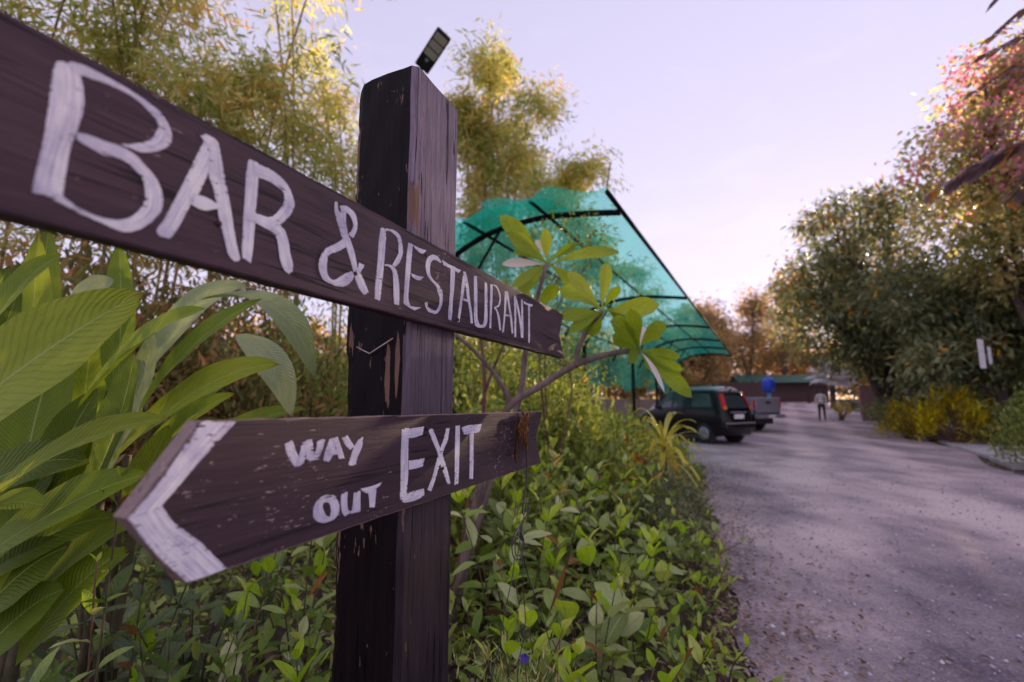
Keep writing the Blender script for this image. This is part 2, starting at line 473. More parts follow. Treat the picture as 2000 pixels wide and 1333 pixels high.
# ================================================================== the signpost
def wood_material(name, grain_axis, worn=.0, dark=(.020, .011, .013), light=(.075, .046, .052), bare=(.42, .29, .24), wear_scale=1.0, side_light=0.0, spec=.35, patches=()):
    m, nt, out = newmat(name)
    p = N(nt, 'ShaderNodeBsdfPrincipled'); nt.links.new(p.outputs[0], out.inputs[0])
    tc = N(nt, 'ShaderNodeTexCoord'); O = tc.outputs['Object']
    sc = [34.0]*3; sc[grain_axis] = 2.2
    wob = mapped(nt, O, tuple(sc))
    g1 = noise(nt, wob, 3.0, 7, .68); g2 = noise(nt, wob, 14.0, 4, .7)
    blot = noise(nt, O, 7.0, 5, .6)
    gg = math_(nt, 'ADD', math_(nt, 'MULTIPLY', g1, .7), math_(nt, 'MULTIPLY', g2, .3))
    c = ramp(nt, gg, [(.34, dark), (.52, tuple((a+b)/2 for a, b in zip(dark, light))), (.72, light)]).outputs[0]
    c = mixc(nt, math_(nt, 'MULTIPLY', math_(nt, 'SUBTRACT', blot, .35, clamp=True), 1.3), c, tuple(d*.9 for d in light))
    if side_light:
        # the side turned to the road is coloured paler and greyer, most of all near the top
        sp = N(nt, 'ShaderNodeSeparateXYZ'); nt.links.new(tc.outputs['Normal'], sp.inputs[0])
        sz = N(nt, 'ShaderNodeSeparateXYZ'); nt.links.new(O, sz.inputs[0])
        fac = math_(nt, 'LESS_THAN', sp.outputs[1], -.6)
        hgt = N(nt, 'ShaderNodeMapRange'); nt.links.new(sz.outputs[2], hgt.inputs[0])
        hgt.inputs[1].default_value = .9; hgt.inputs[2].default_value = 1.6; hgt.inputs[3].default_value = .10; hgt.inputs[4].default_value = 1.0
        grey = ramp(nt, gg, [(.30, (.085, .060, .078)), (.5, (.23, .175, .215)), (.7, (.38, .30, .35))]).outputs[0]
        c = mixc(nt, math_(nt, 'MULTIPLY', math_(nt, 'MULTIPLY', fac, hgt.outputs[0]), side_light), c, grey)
    cs = [46.0]*3; cs[grain_axis] = .9
    ck = noise(nt, mapped(nt, O, tuple(cs)), 1.0, 3, .5)
    crack = math_(nt, 'LESS_THAN', math_(nt, 'ABSOLUTE', math_(nt, 'SUBTRACT', ck, .43)), .010)
    c = mixc(nt, math_(nt, 'MULTIPLY', crack, .85), c, tuple(q*.25 for q in dark))
    # flaked paint: small spots and long streaks of bare wood
    ws = [70.0*wear_scale]*3; ws[grain_axis] = 16*wear_scale
    sp1 = noise(nt, mapped(nt, O, tuple(ws)), 1.0, 3, .6)
    cluster = noise(nt, O, 6.0, 3, .5)
    spots = math_(nt, 'GREATER_THAN', math_(nt, 'ADD', sp1, math_(nt, 'MULTIPLY', math_(nt, 'SUBTRACT', cluster, .5), .55)), .74-worn)
    ls = [26.0*wear_scale]*3; ls[grain_axis] = 2.6*wear_scale
    st = noise(nt, mapped(nt, O, tuple(ls)), 1.0, 4, .65)
    stv = st
    if patches:
        sq = N(nt, 'ShaderNodeSeparateXYZ'); nt.links.new(O, sq.inputs[0])
        acc = 0.0
        for (y0, z0, ry, rz, amp) in patches:
            e = math_(nt, 'ADD', math_(nt, 'POWER', math_(nt, 'DIVIDE', math_(nt, 'SUBTRACT', sq.outputs[1], y0), ry), 2.0), math_(nt, 'POWER', math_(nt, 'DIVIDE', math_(nt, 'SUBTRACT', sq.outputs[2], z0), rz), 2.0))
            e = math_(nt, 'MULTIPLY', math_(nt, 'SUBTRACT', 1.0, math_(nt, 'SQRT', e), clamp=True), amp)
            acc = math_(nt, 'MAXIMUM', e, acc)
        acc = math_(nt, 'MULTIPLY', acc, math_(nt, 'LESS_THAN', sq.outputs[0], .022))
        stv = math_(nt, 'ADD', stv, acc)
    streak = math_(nt, 'GREATER_THAN', stv, .735-worn*.6)
    bare_c = ramp(nt, g2, [(.3, tuple(b*.6 for b in bare)), (.7, bare)]).outputs[0]
    wm = math_(nt, 'MAXIMUM', spots, streak)
    c = mixc(nt, wm, c, bare_c)
    nt.links.new(c, p.inputs['Base Color'])
    rr = N(nt, 'ShaderNodeMapRange'); nt.links.new(gg, rr.inputs[0]); rr.inputs[3].default_value = .42; rr.inputs[4].default_value = .72
    nt.links.new(rr.outputs[0], p.inputs['Roughness']); p.inputs['Specular IOR Level'].default_value = spec
    h = math_(nt, 'SUBTRACT', math_(nt, 'SUBTRACT', gg, math_(nt, 'MULTIPLY', wm, .5)), math_(nt, 'MULTIPLY', crack, 1.2))
    nt.links.new(bump(nt, h, .45, .0035), p.inputs['Normal'])
    return m
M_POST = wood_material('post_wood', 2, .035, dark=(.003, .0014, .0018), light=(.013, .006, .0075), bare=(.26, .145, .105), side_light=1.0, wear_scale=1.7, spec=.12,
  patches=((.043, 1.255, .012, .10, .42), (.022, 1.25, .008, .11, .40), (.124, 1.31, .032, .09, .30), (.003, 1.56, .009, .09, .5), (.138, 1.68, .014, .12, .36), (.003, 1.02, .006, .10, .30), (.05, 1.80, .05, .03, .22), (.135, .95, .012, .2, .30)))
M_BOARD = wood_material('bar_board_wood', 0, .0, wear_scale=3.0, spec=.25, dark=(.028, .013, .0185), light=(.112, .060, .077))
M_EXIT = wood_material('exit_board_wood', 0, .025, dark=(.020, .009, .0135), light=(.082, .043, .055), bare=(.50, .37, .34), wear_scale=4.5)
M_ENDWOOD = wood_material('bare_edge_wood', 0, .1, dark=(.14, .09, .085), light=(.34, .23, .21), bare=(.5, .36, .30))

def paint_material():
    m, nt, out = newmat('white_paint')
    p = N(nt, 'ShaderNodeBsdfPrincipled')
    tc = N(nt, 'ShaderNodeTexCoord'); UV = tc.outputs['UV']
    s1 = noise(nt, mapped(nt, UV, (9, 1.2, 1)), 1.6, 5, .6)
    s2 = noise(nt, mapped(nt, tc.outputs['Object'], (70, 1, 420)), 1.0, 4, .65)
    big = noise(nt, tc.outputs['Object'], 22, 3, .6)
    f = math_(nt, 'ADD', math_(nt, 'MULTIPLY', s1, .6), math_(nt, 'MULTIPLY', big, .45))
    c = ramp(nt, f, [(.40, (.40, .36, .50)), (.52, (.72, .66, .75)), (.62, (.95, .90, .89))]).outputs[0]
    nt.links.new(c, p.inputs['Base Color']); p.inputs['Roughness'].default_value = .55; p.inputs['Specular IOR Level'].default_value = .3
    nt.links.new(bump(nt, s1, .35, .0012), p.inputs['Normal'])
    # dry brush: bristle gaps where little paint was left
    sp = N(nt, 'ShaderNodeSeparateXYZ'); nt.links.new(UV, sp.inputs[0])
    edge = math_(nt, 'MULTIPLY', math_(nt, 'ABSOLUTE', math_(nt, 'SUBTRACT', sp.outputs[0], .5)), 2.0)
    dry = math_(nt, 'ADD', math_(nt, 'MULTIPLY', s2, .8), math_(nt, 'ADD', math_(nt, 'MULTIPLY', math_(nt, 'POWER', edge, 4.0), .09), math_(nt, 'MULTIPLY', noise(nt, tc.outputs['Object'], 30, 3, .5), .34)))
    gap = math_(nt, 'GREATER_THAN', dry, .70)
    tr = N(nt, 'ShaderNodeBsdfTransparent'); ms = N(nt, 'ShaderNodeMixShader')
    nt.links.new(gap, ms.inputs[0]); nt.links.new(p.outputs[0], ms.inputs[1]); nt.links.new(tr.outputs[0], ms.inputs[2])
    nt.links.new(ms.outputs[0], out.inputs[0])
    return m
M_PAINT = paint_material()
M_RUST = plain('rusty_metal', (.09, .045, .03), .7, .6, var=.4, scale=60)
M_WIRE = plain('bare_wire', (.55, .45, .40), .35, .9, scale=40)

ANG = R(23.511)
POST_LOC = Vector((-0.1846, 0.8, 0.0))
sign = empty('signpost', POST_LOC, R(90) - ANG, 'dark wooden signpost with two hand-painted arrow boards in the foreground', 'signpost')
# local axes: x along the boards, y away from the road, z up
PW, PD, PH = .163, .144, 1.842
def post_mesh():
    rs = random.Random(3)
    ring = []
    zs = list(np.linspace(-.25, PH, 150))
    v = []; f = []
    side = 10
    chip = 0.0
    for iz, z in enumerate(zs):
        top = max(0, z - (PH-.03))/.03
        cut = .0006*rs.uniform(-1, 1)
        # gouges along the back-left corner (x=0, y=PD)
        chip = chip*.8 + rs.uniform(0, .0022)
        c2 = chip*(1.0 if rs.random() < .8 else 1.7) + (.013 if 1.05 < z < 1.28 else 0)*.6
        if z > 1.55: c2 += .006
        pts = []
        ch = .010
        def row(a, b, n):
            for k in range(n):
                t = k/n; pts.append((a[0]+(b[0]-a[0])*t, a[1]+(b[1]-a[1])*t))
        row((ch, 0), (PW-.006, 0), 6); row((PW-.006, 0), (PW, .006), 1)
        row((PW, .006), (PW, PD-.006), 5); row((PW, PD-.006), (PW-.006, PD), 1)
        row((PW-.006, PD), (c2*.8, PD), 5); row((c2*.8, PD), (0, PD-c2*1.4), 2)
        row((0, PD-c2*1.4), (0, ch), 6); row((0, ch), (ch, 0), 1)
        for (x, y) in pts:
            jx = .0007*math.sin(z*37+y*90+x*60); jy = .0006*math.sin(z*29+x*70)
            lo = 0
            if x < .04 and y > PD*.72 and z > PH-.04: lo = -.011*(z-(PH-.04))/.04*((y/PD-.72)/.28)
            v.append((x+jx, y+jy, z+lo))
        ring.append(len(pts))
    n = ring[0]
    for i in range(len(zs)-1):
        for k in range(n):
            a = i*n+k; b = i*n+(k+1) % n
            f.append((a, b, b+n, a+n))
    f.append(tuple(range((len(zs)-1)*n, len(zs)*n)))
    return v, f
pv, pf = post_mesh()
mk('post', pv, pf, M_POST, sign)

def plank(name, outline, mat, y0=-.024, y1=-.001, seed=1, label=None):
    rs = random.Random(seed)
    pts = []
    for (a, b) in zip(outline, outline[1:]+outline[:1]):
        L = math.hypot(b[0]-a[0], b[1]-a[1]); n = max(2, int(L/.02))
        for k in range(n):
            t = k/n; j = 0 if k == 0 else rs.uniform(-.0007, .0007)
            pts.append((a[0]+(b[0]-a[0])*t + j*.6, a[1]+(b[1]-a[1])*t + j))
    bm = bmesh.new()
    fr = [bm.verts.new((x, y0, z)) for x, z in pts]; bk = [bm.verts.new((x, y1, z)) for x, z in pts]
    n = len(pts)
    bm.faces.new(fr); bm.faces.new(bk[::-1])
    for i in range(n):
        q = bm.faces.new((fr[i], bk[i], bk[(i+1) % n], fr[(i+1) % n])); q.material_index = 1
    bmesh.ops.recalc_face_normals(bm, faces=bm.faces)
    ed = [e for e in bm.edges if abs(e.verts[0].co.y-e.verts[1].co.y) < 1e-6]
    bmesh.ops.bevel(bm, geom=ed, offset=.0016, segments=2, affect='EDGES', material=1)
    me = bpy.data.meshes.new(name); bm.to_mesh(me); bm.free()
    me.materials.append(mat); me.materials.append(mat if name != 'exit_board' else M_ENDWOOD)
    o = link(name, me, sign)
    if label: o['label'] = label
    return o
bar_board = plank('bar_board', [(-.66, 1.4840), (.866, 1.4999), (.835, 1.455), (.815, 1.42), (.838, 1.382), (.8584, 1.3448), (-.66, 1.3340)], M_BOARD, seed=4, label='long upper board lettered BAR & RESTAURANT')
exit_board = plank('exit_board', [(-.3636, 1.1794), (.6375, 1.1666), (.604, 1.128), (.5795, 1.0944), (.600, 1.058), (.6205, 1.0183), (-.3639, 1.0282), (-.4188, 1.0991)], M_EXIT, seed=9, label='lower arrow board lettered WAY OUT and EXIT')

LETTERS = {'bar':[('B',[[(-5013,2677,-4899,2745),(-5028,2570,-4873,2681),(-5027,2448,-4837,2578),(-5025,2244,-4815,2401),(-5025,2030,-4836,2187),(-5031,1886,-4861,2024),(-5044,1694,-4870,1801),(-5046,1563,-4870,1580)],[(-4951,2722,-4899,2649),(-4845,2759,-4808,2675),(-4699,2765,-4673,2703),(-4530,2759,-4514,2707),(-4393,2738,-4411,2677),(-4258,2694,-4324,2624),(-4175,2598,-4277,2567),(-4147,2497,-4288,2489),(-4171,2410,-4337,2377),(-4271,2297,-4442,2288),(-4381,2234,-4565,2217)],[(-4843,2170,-4842,2109),(-4742,2190,-4751,2083),(-4645,2193,-4652,2066),(-4543,2209,-4542,2090),(-4433,2187,-4443,2060),(-4313,2110,-4359,1992),(-4221,2014,-4328,1897),(-4173,1881,-4323,1790),(-4184,1736,-4354,1696),(-4266,1596,-4412,1608),(-4369,1492,-4492,1551),(-4472,1455,-4582,1530),(-4616,1480,-4679,1530),(-4751,1502,-4774,1554),(-4835,1529,-4868,1599),(-4923,1552,-4913,1615)]]),('A',[[(-3856,2644,-3717,2695),(-3918,2435,-3773,2359),(-3994,2167,-3863,2056),(-4084,1879,-3928,1908),(-4147,1682,-3996,1704),(-4195,1564,-4051,1568),(-4161,1508,-4074,1532)],[(-3801,2687,-3711,2699),(-3790,2350,-3632,2427),(-3721,2168,-3569,2209),(-3671,2012,-3526,2071),(-3636,1887,-3486,1905),(-3571,1708,-3429,1691),(-3507,1538,-3377,1539),(-3438,1482,-3387,1497)],[(-3898,2664,-3862,2716),(-3867,2638,-3767,2719),(-3829,2608,-3717,2695)],[(-3895,2042,-3923,1921),(-3805,2056,-3850,1909),(-3734,2049,-3782,1915),(-3660,2029,-3726,1946),(-3610,2024,-3657,1986)]]),('R',[[(-3368,2686,-3248,2712),(-3379,2482,-3227,2540),(-3371,2296,-3227,2358),(-3370,2028,-3229,2109),(-3362,1845,-3226,1892),(-3359,1648,-3231,1688),(-3344,1548,-3239,1526)],[(-3319,2690,-3279,2557),(-3233,2699,-3234,2536),(-3082,2702,-3101,2549),(-2938,2676,-2991,2534),(-2816,2598,-2900,2502),(-2749,2492,-2878,2423),(-2725,2397,-2896,2342),(-2789,2237,-2966,2212),(-2909,2090,-3053,2129),(-3047,2054,-3127,2108)],[(-3338,2060,-3332,1989),(-3229,2103,-3220,1990),(-3097,2112,-3116,1973),(-2973,2095,-3009,1955),(-2858,2051,-2942,1892),(-2783,1931,-2909,1775),(-2748,1796,-2876,1657),(-2696,1665,-2829,1571),(-2697,1563,-2768,1515)]])],'amp':[('&',[[(-2082,2589,-1860,2649),(-2042,2497,-1851,2515),(-1973,2362,-1806,2381),(-1905,2252,-1745,2278),(-1808,2121,-1662,2139),(-1746,2004,-1617,2014),(-1683,1885,-1572,1902),(-1618,1738,-1469,1803),(-1535,1620,-1362,1660),(-1434,1546,-1328,1597)],[(-2082,2722,-2032,2736),(-2084,2628,-2019,2667),(-2062,2543,-1989,2599)],[(-2003,2687,-1964,2622),(-1901,2742,-1868,2639),(-1774,2738,-1823,2643),(-1678,2692,-1746,2582),(-1633,2582,-1722,2494),(-1644,2451,-1771,2393),(-1710,2317,-1823,2361)],[(-1904,2245,-1836,2146),(-2051,2124,-1978,2042),(-2207,2010,-2137,1941),(-2290,1858,-2163,1844),(-2305,1741,-2164,1742),(-2267,1639,-2143,1671),(-2192,1570,-2100,1631),(-2029,1546,-2017,1626),(-1929,1556,-1921,1702),(-1826,1580,-1821,1768),(-1707,1675,-1716,1822),(-1657,1769,-1679,1818)],[(-1578,1997,-1607,1864),(-1461,1988,-1531,1857)]])],'res':[('R',[[(-1117,2689,-997,2725),(-1147,2446,-976,2563),(-1153,2177,-993,2254),(-1172,1951,-1012,1993),(-1191,1728,-1032,1765),(-1190,1526,-1063,1538)],[(-997,2728,-994,2687),(-813,2767,-858,2712),(-643,2739,-712,2667),(-562,2621,-670,2555),(-541,2451,-663,2414),(-619,2269,-740,2281),(-734,2159,-805,2170)],[(-998,2132,-996,2109),(-852,2165,-895,2122),(-733,2143,-812,2076),(-656,2039,-783,1976),(-610,1863,-764,1827),(-603,1724,-755,1661),(-594,1556,-725,1538)]]),('E',[[(-406,2681,-263,2692),(-436,2416,-294,2422),(-452,2184,-311,2169),(-466,1921,-342,1932),(-482,1694,-345,1705),(-464,1596,-283,1596),(-311,1574,-254,1584)],[(-278,2687,-217,2643),(-69,2690,-96,2608),(149,2711,27,2608)],[(-311,2169,-280,2115),(-136,2169,-132,2089),(76,2196,-28,2106)],[(-423,1604,-394,1566),(-226,1598,-223,1538),(9,1625,-166,1539)]]),('S',[[(676,2635,624,2610),(532,2712,467,2624),(346,2695,350,2581),(186,2581,288,2477),(136,2416,288,2325),(200,2264,381,2235),(333,2185,553,2180),(486,2126,695,2116),(541,2042,736,1987),(615,1923,723,1847),(602,1785,657,1718),(521,1674,540,1611),(388,1650,358,1579),(256,1690,211,1617),(220,1776,127,1730)]]),('T',[[(674,2694,732,2600),(951,2672,916,2601),(1183,2684,1186,2601),(1406,2681,1306,2591)],[(991,2601,1165,2627),(982,2303,1155,2323),(974,1997,1107,2005),(928,1689,1079,1675),(952,1554,1045,1559)]]),('A',[[(1511,2677,1617,2694),(1455,2416,1583,2382),(1403,2087,1506,2087),(1331,1781,1432,1778),(1297,1569,1377,1571)],[(1490,2660,1617,2683),(1604,2387,1732,2460),(1697,2105,1806,2149),(1791,1863,1902,1883),(1841,1634,1953,1629)],[(1506,2108,1507,2055),(1741,2114,1742,2066)]]),('U',[[(1973,2709,2113,2733),(1981,2385,2143,2422),(1988,2053,2151,2062),(1995,1767,2170,1797),(2076,1604,2253,1687),(2327,1601,2350,1668),(2547,1663,2456,1741),(2646,1829,2483,1895),(2651,2182,2499,2152),(2635,2533,2493,2501),(2618,2683,2490,2699)]]),('R',[[(2790,2712,2924,2732),(2784,2374,2912,2377),(2773,2039,2879,2034),(2752,1659,2847,1660)],[(2924,2744,2924,2712),(3146,2747,3090,2704),(3318,2636,3232,2605),(3378,2473,3291,2455),(3293,2281,3207,2289),(3068,2189,3040,2220)],[(2985,2210,2986,2162),(3151,2180,3096,2121),(3295,2033,3182,1965),(3354,1845,3239,1827),(3401,1691,3286,1675)]]),('A',[[(3615,2727,3769,2749),(3586,2439,3708,2412),(3558,2103,3661,2096),(3442,1647,3560,1664)],[(3646,2729,3800,2756),(3801,2430,3927,2455),(3928,2089,4056,2111),(4024,1701,4154,1718)],[(3618,2139,3618,2083),(3896,2162,3896,2123)]]),('N',[[(4188,2734,4322,2763),(4221,2351,4355,2376),(4220,2005,4354,2026),(4220,1635,4353,1652)],[(4188,2734,4343,2753),(4424,2389,4563,2414),(4596,2009,4738,2031),(4664,1678,4843,1701)],[(4671,2739,4794,2751),(4689,2299,4834,2324),(4701,1888,4845,1908),(4714,1671,4829,1685)]]),('T',[[(4852,2720,4888,2657),(5229,2724,5228,2666),(5587,2765,5505,2681)],[(5190,2687,5346,2703),(5208,2245,5340,2267),(5202,1817,5334,1834),(5215,1592,5315,1603)]])],'way':[('W',[[(-2653,-519,-2536,-472),(-2607,-635,-2480,-598),(-2548,-716,-2425,-693),(-2488,-799,-2395,-786)],[(-2473,-788,-2394,-792),(-2435,-666,-2334,-729),(-2398,-515,-2261,-480)],[(-2390,-516,-2252,-481),(-2350,-623,-2219,-583),(-2327,-717,-2197,-665),(-2275,-749,-2122,-747)],[(-2275,-749,-2147,-750),(-2191,-626,-2076,-637),(-2172,-520,-2032,-497)]]),('A',[[(-1958,-510,-1826,-499),(-1998,-603,-1855,-644),(-2036,-709,-1904,-751),(-2048,-789,-1939,-795)],[(-1941,-490,-1817,-492),(-1858,-602,-1751,-612),(-1813,-705,-1694,-731),(-1779,-779,-1670,-791)],[(-1932,-623,-1944,-719),(-1757,-668,-1773,-723)]]),('Y',[[(-1738,-505,-1629,-484),(-1672,-604,-1540,-586),(-1575,-686,-1472,-651)],[(-1414,-552,-1317,-521),(-1513,-677,-1341,-678),(-1558,-790,-1420,-805),(-1599,-893,-1446,-905)]]),('O',[[(-1965,-1206,-1976,-1311),(-1814,-1254,-1921,-1322),(-1730,-1374,-1879,-1398),(-1723,-1486,-1875,-1467),(-1795,-1552,-1891,-1504),(-1941,-1566,-1928,-1489),(-2067,-1530,-1957,-1462),(-2149,-1459,-1987,-1416),(-2165,-1352,-2008,-1372),(-2120,-1270,-2011,-1331),(-2053,-1230,-1994,-1308),(-1938,-1208,-1958,-1312)]]),('U',[[(-1699,-1262,-1577,-1237),(-1695,-1381,-1575,-1391),(-1664,-1499,-1544,-1496),(-1600,-1569,-1481,-1517)],[(-1465,-1282,-1327,-1270),(-1469,-1383,-1322,-1411),(-1482,-1495,-1314,-1552),(-1520,-1544,-1373,-1561)]]),('T',[[(-1328,-1248,-1281,-1301),(-1126,-1252,-1120,-1352),(-986,-1244,-994,-1305),(-877,-1231,-911,-1280)],[(-1167,-1336,-994,-1305),(-1142,-1446,-1002,-1458),(-1132,-1546,-1015,-1562)]])],'exit':[('E',[[(-417,-474,-228,-502),(-421,-662,-225,-678),(-422,-917,-221,-939),(-409,-1188,-208,-1217),(-411,-1421,-226,-1436),(-403,-1572,-222,-1522),(-316,-1639,-203,-1611)],[(-347,-452,-339,-608),(-79,-466,-132,-632),(205,-458,163,-599)],[(-219,-991,-212,-1139),(7,-1000,14,-1143),(245,-1000,187,-1139)],[(-378,-1527,-316,-1639),(-179,-1504,-113,-1662),(30,-1507,68,-1662),(251,-1509,240,-1633)]]),('X',[[(342,-536,477,-497),(486,-735,645,-729),(634,-920,779,-915),(713,-1101,898,-1103),(849,-1312,1019,-1316),(1028,-1573,1133,-1570)],[(934,-522,1062,-529),(847,-725,1000,-757),(707,-927,854,-942),(607,-1127,751,-1144),(494,-1356,617,-1393),(351,-1553,471,-1611)]]),('I',[[(1291,-500,1459,-497),(1280,-799,1469,-814),(1282,-1107,1457,-1127),(1283,-1412,1445,-1435),(1278,-1623,1430,-1628)]]),('T',[[(1525,-543,1616,-688),(1791,-514,1841,-703),(2072,-516,2076,-696),(2420,-517,2296,-688)],[(1841,-703,2037,-682),(1863,-999,2035,-1015),(1870,-1281,2042,-1302),(1864,-1602,2026,-1627)]])],'chev':[('^',[[(-3630,-207,-3263,-222),(-3742,-383,-3450,-420),(-3857,-572,-3622,-600),(-3977,-759,-3790,-802),(-4082,-891,-3926,-951),(-4183,-1010,-3923,-958)],[(-4183,-1010,-3923,-958),(-4054,-1204,-3795,-1140),(-3895,-1420,-3556,-1360),(-3769,-1564,-3411,-1527),(-3637,-1712,-3251,-1705)]])]}
def letter(word, ch, strokes, board, order):
    rs = random.Random(hash((word, order)) & 0xffff if False else order*17+len(word))
    V = []; F = []; UV = []
    for si, st in enumerate(strokes):
        S = spline(np.array(st, float)/10000.0, 8) if len(st) > 2 else spline(np.array([st[0], [(a+b)/2 for a, b in zip(*st)], st[1]], float)/10000.0, 8)
        n = len(S); cols = 7
        ln = 0.0; b0 = len(V)
        yy = -.0244 - .00035*si - .0002*(order % 2)
        for i, (ua, va, ub, vb) in enumerate(S):
            if i: ln += math.hypot((ua+ub-S[i-1][0]-S[i-1][2])/2, (va+vb-S[i-1][1]-S[i-1][3])/2)
            w = math.hypot(ub-ua, vb-va)
            ja, jb = rs.uniform(-.035, .035), rs.uniform(-.035, .035)
            for c in range(cols):
                t = c/(cols-1)
                tt = t + (ja if c == 0 else jb if c == cols-1 else 0)*min(1, .004/max(w, .004)*2)
                x = ua+(ub-ua)*tt; z = va+(vb-va)*tt
                if i in (0, n-1):                       # ragged brush end
                    k = -1 if i == 0 else 1
                    q = S[1] if i == 0 else S[n-2]
                    dx = (ua+ub-q[0]-q[2])/2; dz = (va+vb-q[1]-q[3])/2; L = math.hypot(dx, dz) or 1
                    e = rs.uniform(-.0012, .0010); x += dx/L*e; z += dz/L*e
                edge = 0.0 if 0 < c < cols-1 else .00025
                V.append((x, yy+edge, z+1.2)); UV.append((t, ln*9))
        for i in range(n-1):
            for c in range(cols-1):
                a = b0+i*cols+c; F.append((a, a+1, a+cols+1, a+cols))
    o = mk('letter' if ch.isalpha() else 'ampersand' if ch == '&' else 'chevron', V, F, M_PAINT, board, uvs=UV)
    return o
order = 0
for word, lst in LETTERS.items():
    for ch, strokes in lst:
        o = letter(word, ch, strokes, bar_board if word in ('bar', 'amp', 'res') else exit_board, order)
        nm = {'&': 'white painted ampersand', '^': 'white painted arrow chevron on the tip'}.get(ch, 'white painted letter ' + ch)
        o['label'] = nm
        order += 1
# nails in the boards, staple in the post
for (x, z, b) in ((-.164, 1.3813, bar_board), (-.3644, 1.3832, bar_board), (.0125, 1.4617, bar_board), (.1293, 1.3615, bar_board), (.0275, 1.1499, exit_board), (.082, 1.075, exit_board)):
    mb = MB(); Mx = Matrix.Translation((x, -.0262, z)) @ Matrix.Rotation(R(90), 4, 'X')
    mb.lathe([(.0022, -.0012), (.0034, 0), (.0030, .0009), (.0012, .0013)], 10, Mx)
    mb.build('nail', M_RUST, b, True)
mb = MB(); mb.tube([(-.0035, .112, 1.298), (-.006, .079, 1.284), (-.0035, .030, 1.310)], .0014, 6)
mb.build('bent_wire_nail', M_WIRE, sign, True)
# split splinter at the end of the long board
mb = MB(); mb.add([(.775, -.0252, 1.363), (.815, -.0256, 1.3665), (.846, -.0254, 1.3615), (.842, -.0252, 1.357), (.81, -.0254, 1.3612)], [(0, 4, 3, 2, 1)])
mb.build('splinter', plain('raw_wood', (.55, .40, .34), .8, scale=90, var=.3), bar_board)

# ================================================================== cord and dried leaf hanging on the exit board
def bp(px, py, off=.03):
    """point in the plane of the boards (off metres in front of the post face)"""
    d = Vector((math.sin(ANG), math.cos(ANG), 0)); n = Vector((math.cos(ANG), -math.sin(ANG), 0))
    r = ray(px, py); p0 = POST_LOC + n*off; p0.z = 1.2
    return EYE + r*((p0-EYE).dot(n)/r.dot(n))
M_CORD = plain('dark_cord', (.045, .035, .045), .6, scale=120, var=.3)
cord = empty('knotted_twine', bp(1020, 806), 0, 'thin dark knotted cord hanging from the right end of the exit board', 'cord')
def cpath(pts, r, name='strand', off=.03, offs=None):
    P = [bp(x, y, (offs[i] if offs else off)) for i, (x, y) in enumerate(pts)]
    S = spline([tuple(p) for p in P], 6)
    mb = MB(); mb.tube(S, r, 6); o = mb.build(name, M_CORD, None, True); adopt(o, cord)
cpath([(1021, 808), (1012, 801), (1020, 804), (1026, 818), (1022, 840), (1027, 868), (1029, 905), (1028, 935), (1024, 970), (1020, 1000)], .0021, offs=[-.004, .012, .028, .031, .032, .031, .031, .031, .031, .031])
cpath([(1020, 985), (1022, 1005), (1032, 990), (1031, 1000), (1020, 1024), (1014, 1042)], .0016)
cpath([(1019, 1022), (1004, 1045), (1000, 1070), (1004, 1090), (1015, 1092), (1022, 1075), (1020, 1048), (1017, 1030)], .0013)
cpath([(1018, 1026), (1008, 1048), (1006, 1075), (1010, 1086), (1019, 1080), (1024, 1060), (1016, 1034)], .0012)
cpath([(1018, 1030), (1016, 1048), (1022, 1058), (1016, 1040), (1010, 1046), (1018, 1036)], .0019)
cpath([(1006, 1085), (1000, 1130), (985, 1200), (975, 1260), (960, 1330), (955, 1400)], .0013)
cpath([(1020, 1085), (1022, 1150), (1026, 1210), (1020, 1260), (1012, 1300), (1010, 1380)], .0013)
cpath([(1022, 1085), (1030, 1120), (1045, 1165), (1064, 1220), (1076, 1270), (1088, 1330), (1095, 1400)], .0015)
M_DRY = leafmat('dry_leaf', [(0, (.07, .032, .017)), (.5, (.13, .062, .030)), (1, (.19, .105, .055))], .25, .8, .1, src='object')
def crumple(pts, w, seed):
    rs = random.Random(seed)
    S = spline([tuple(bp(x, y, .036+rs.uniform(0, .006))) for x, y in pts], 5)
    v = []; f = []
    for i, p in enumerate(S):
        ww = w*(.35+.65*math.sin(math.pi*min(1, (i+.6)/len(S))))*rs.uniform(.6, 1.25)
        for k in range(6):
            t = k/5-.5
            v.append((p[0]+t*ww*.9+rs.uniform(-.0015, .0015), p[1]+.006*math.sin(k*2.6+i)+rs.uniform(-.002, .002), p[2]+rs.uniform(-.0025, .0025)))
    for i in range(len(S)-1):
        for k in range(5):
            a = i*6+k; f.append((a, a+1, a+7, a+6))
    return v, f
dl = empty('dried_leaf', bp(1028, 812, .036), 0, 'shrivelled brown leaf caught in the cord on the exit board', 'dried leaf')
for i, (pts, w) in enumerate((([(1030, 806), (1026, 830), (1024, 850), (1028, 880)], .020), ([(1016, 815), (1012, 840), (1014, 862)], .012), ([(1010, 860), (1006, 885), (1008, 905)], .008), ([(1014, 812), (1009, 850), (1004, 895)], .003))):
    v, f = crumple(pts, w, 50+i); adopt(mk('blade', v, f, M_DRY), dl)
# ================================================================== vegetation
GR = lambda s: np.random.default_rng(s)
def rdirs(g, n):
    return unit(g.normal(size=(n, 3)))

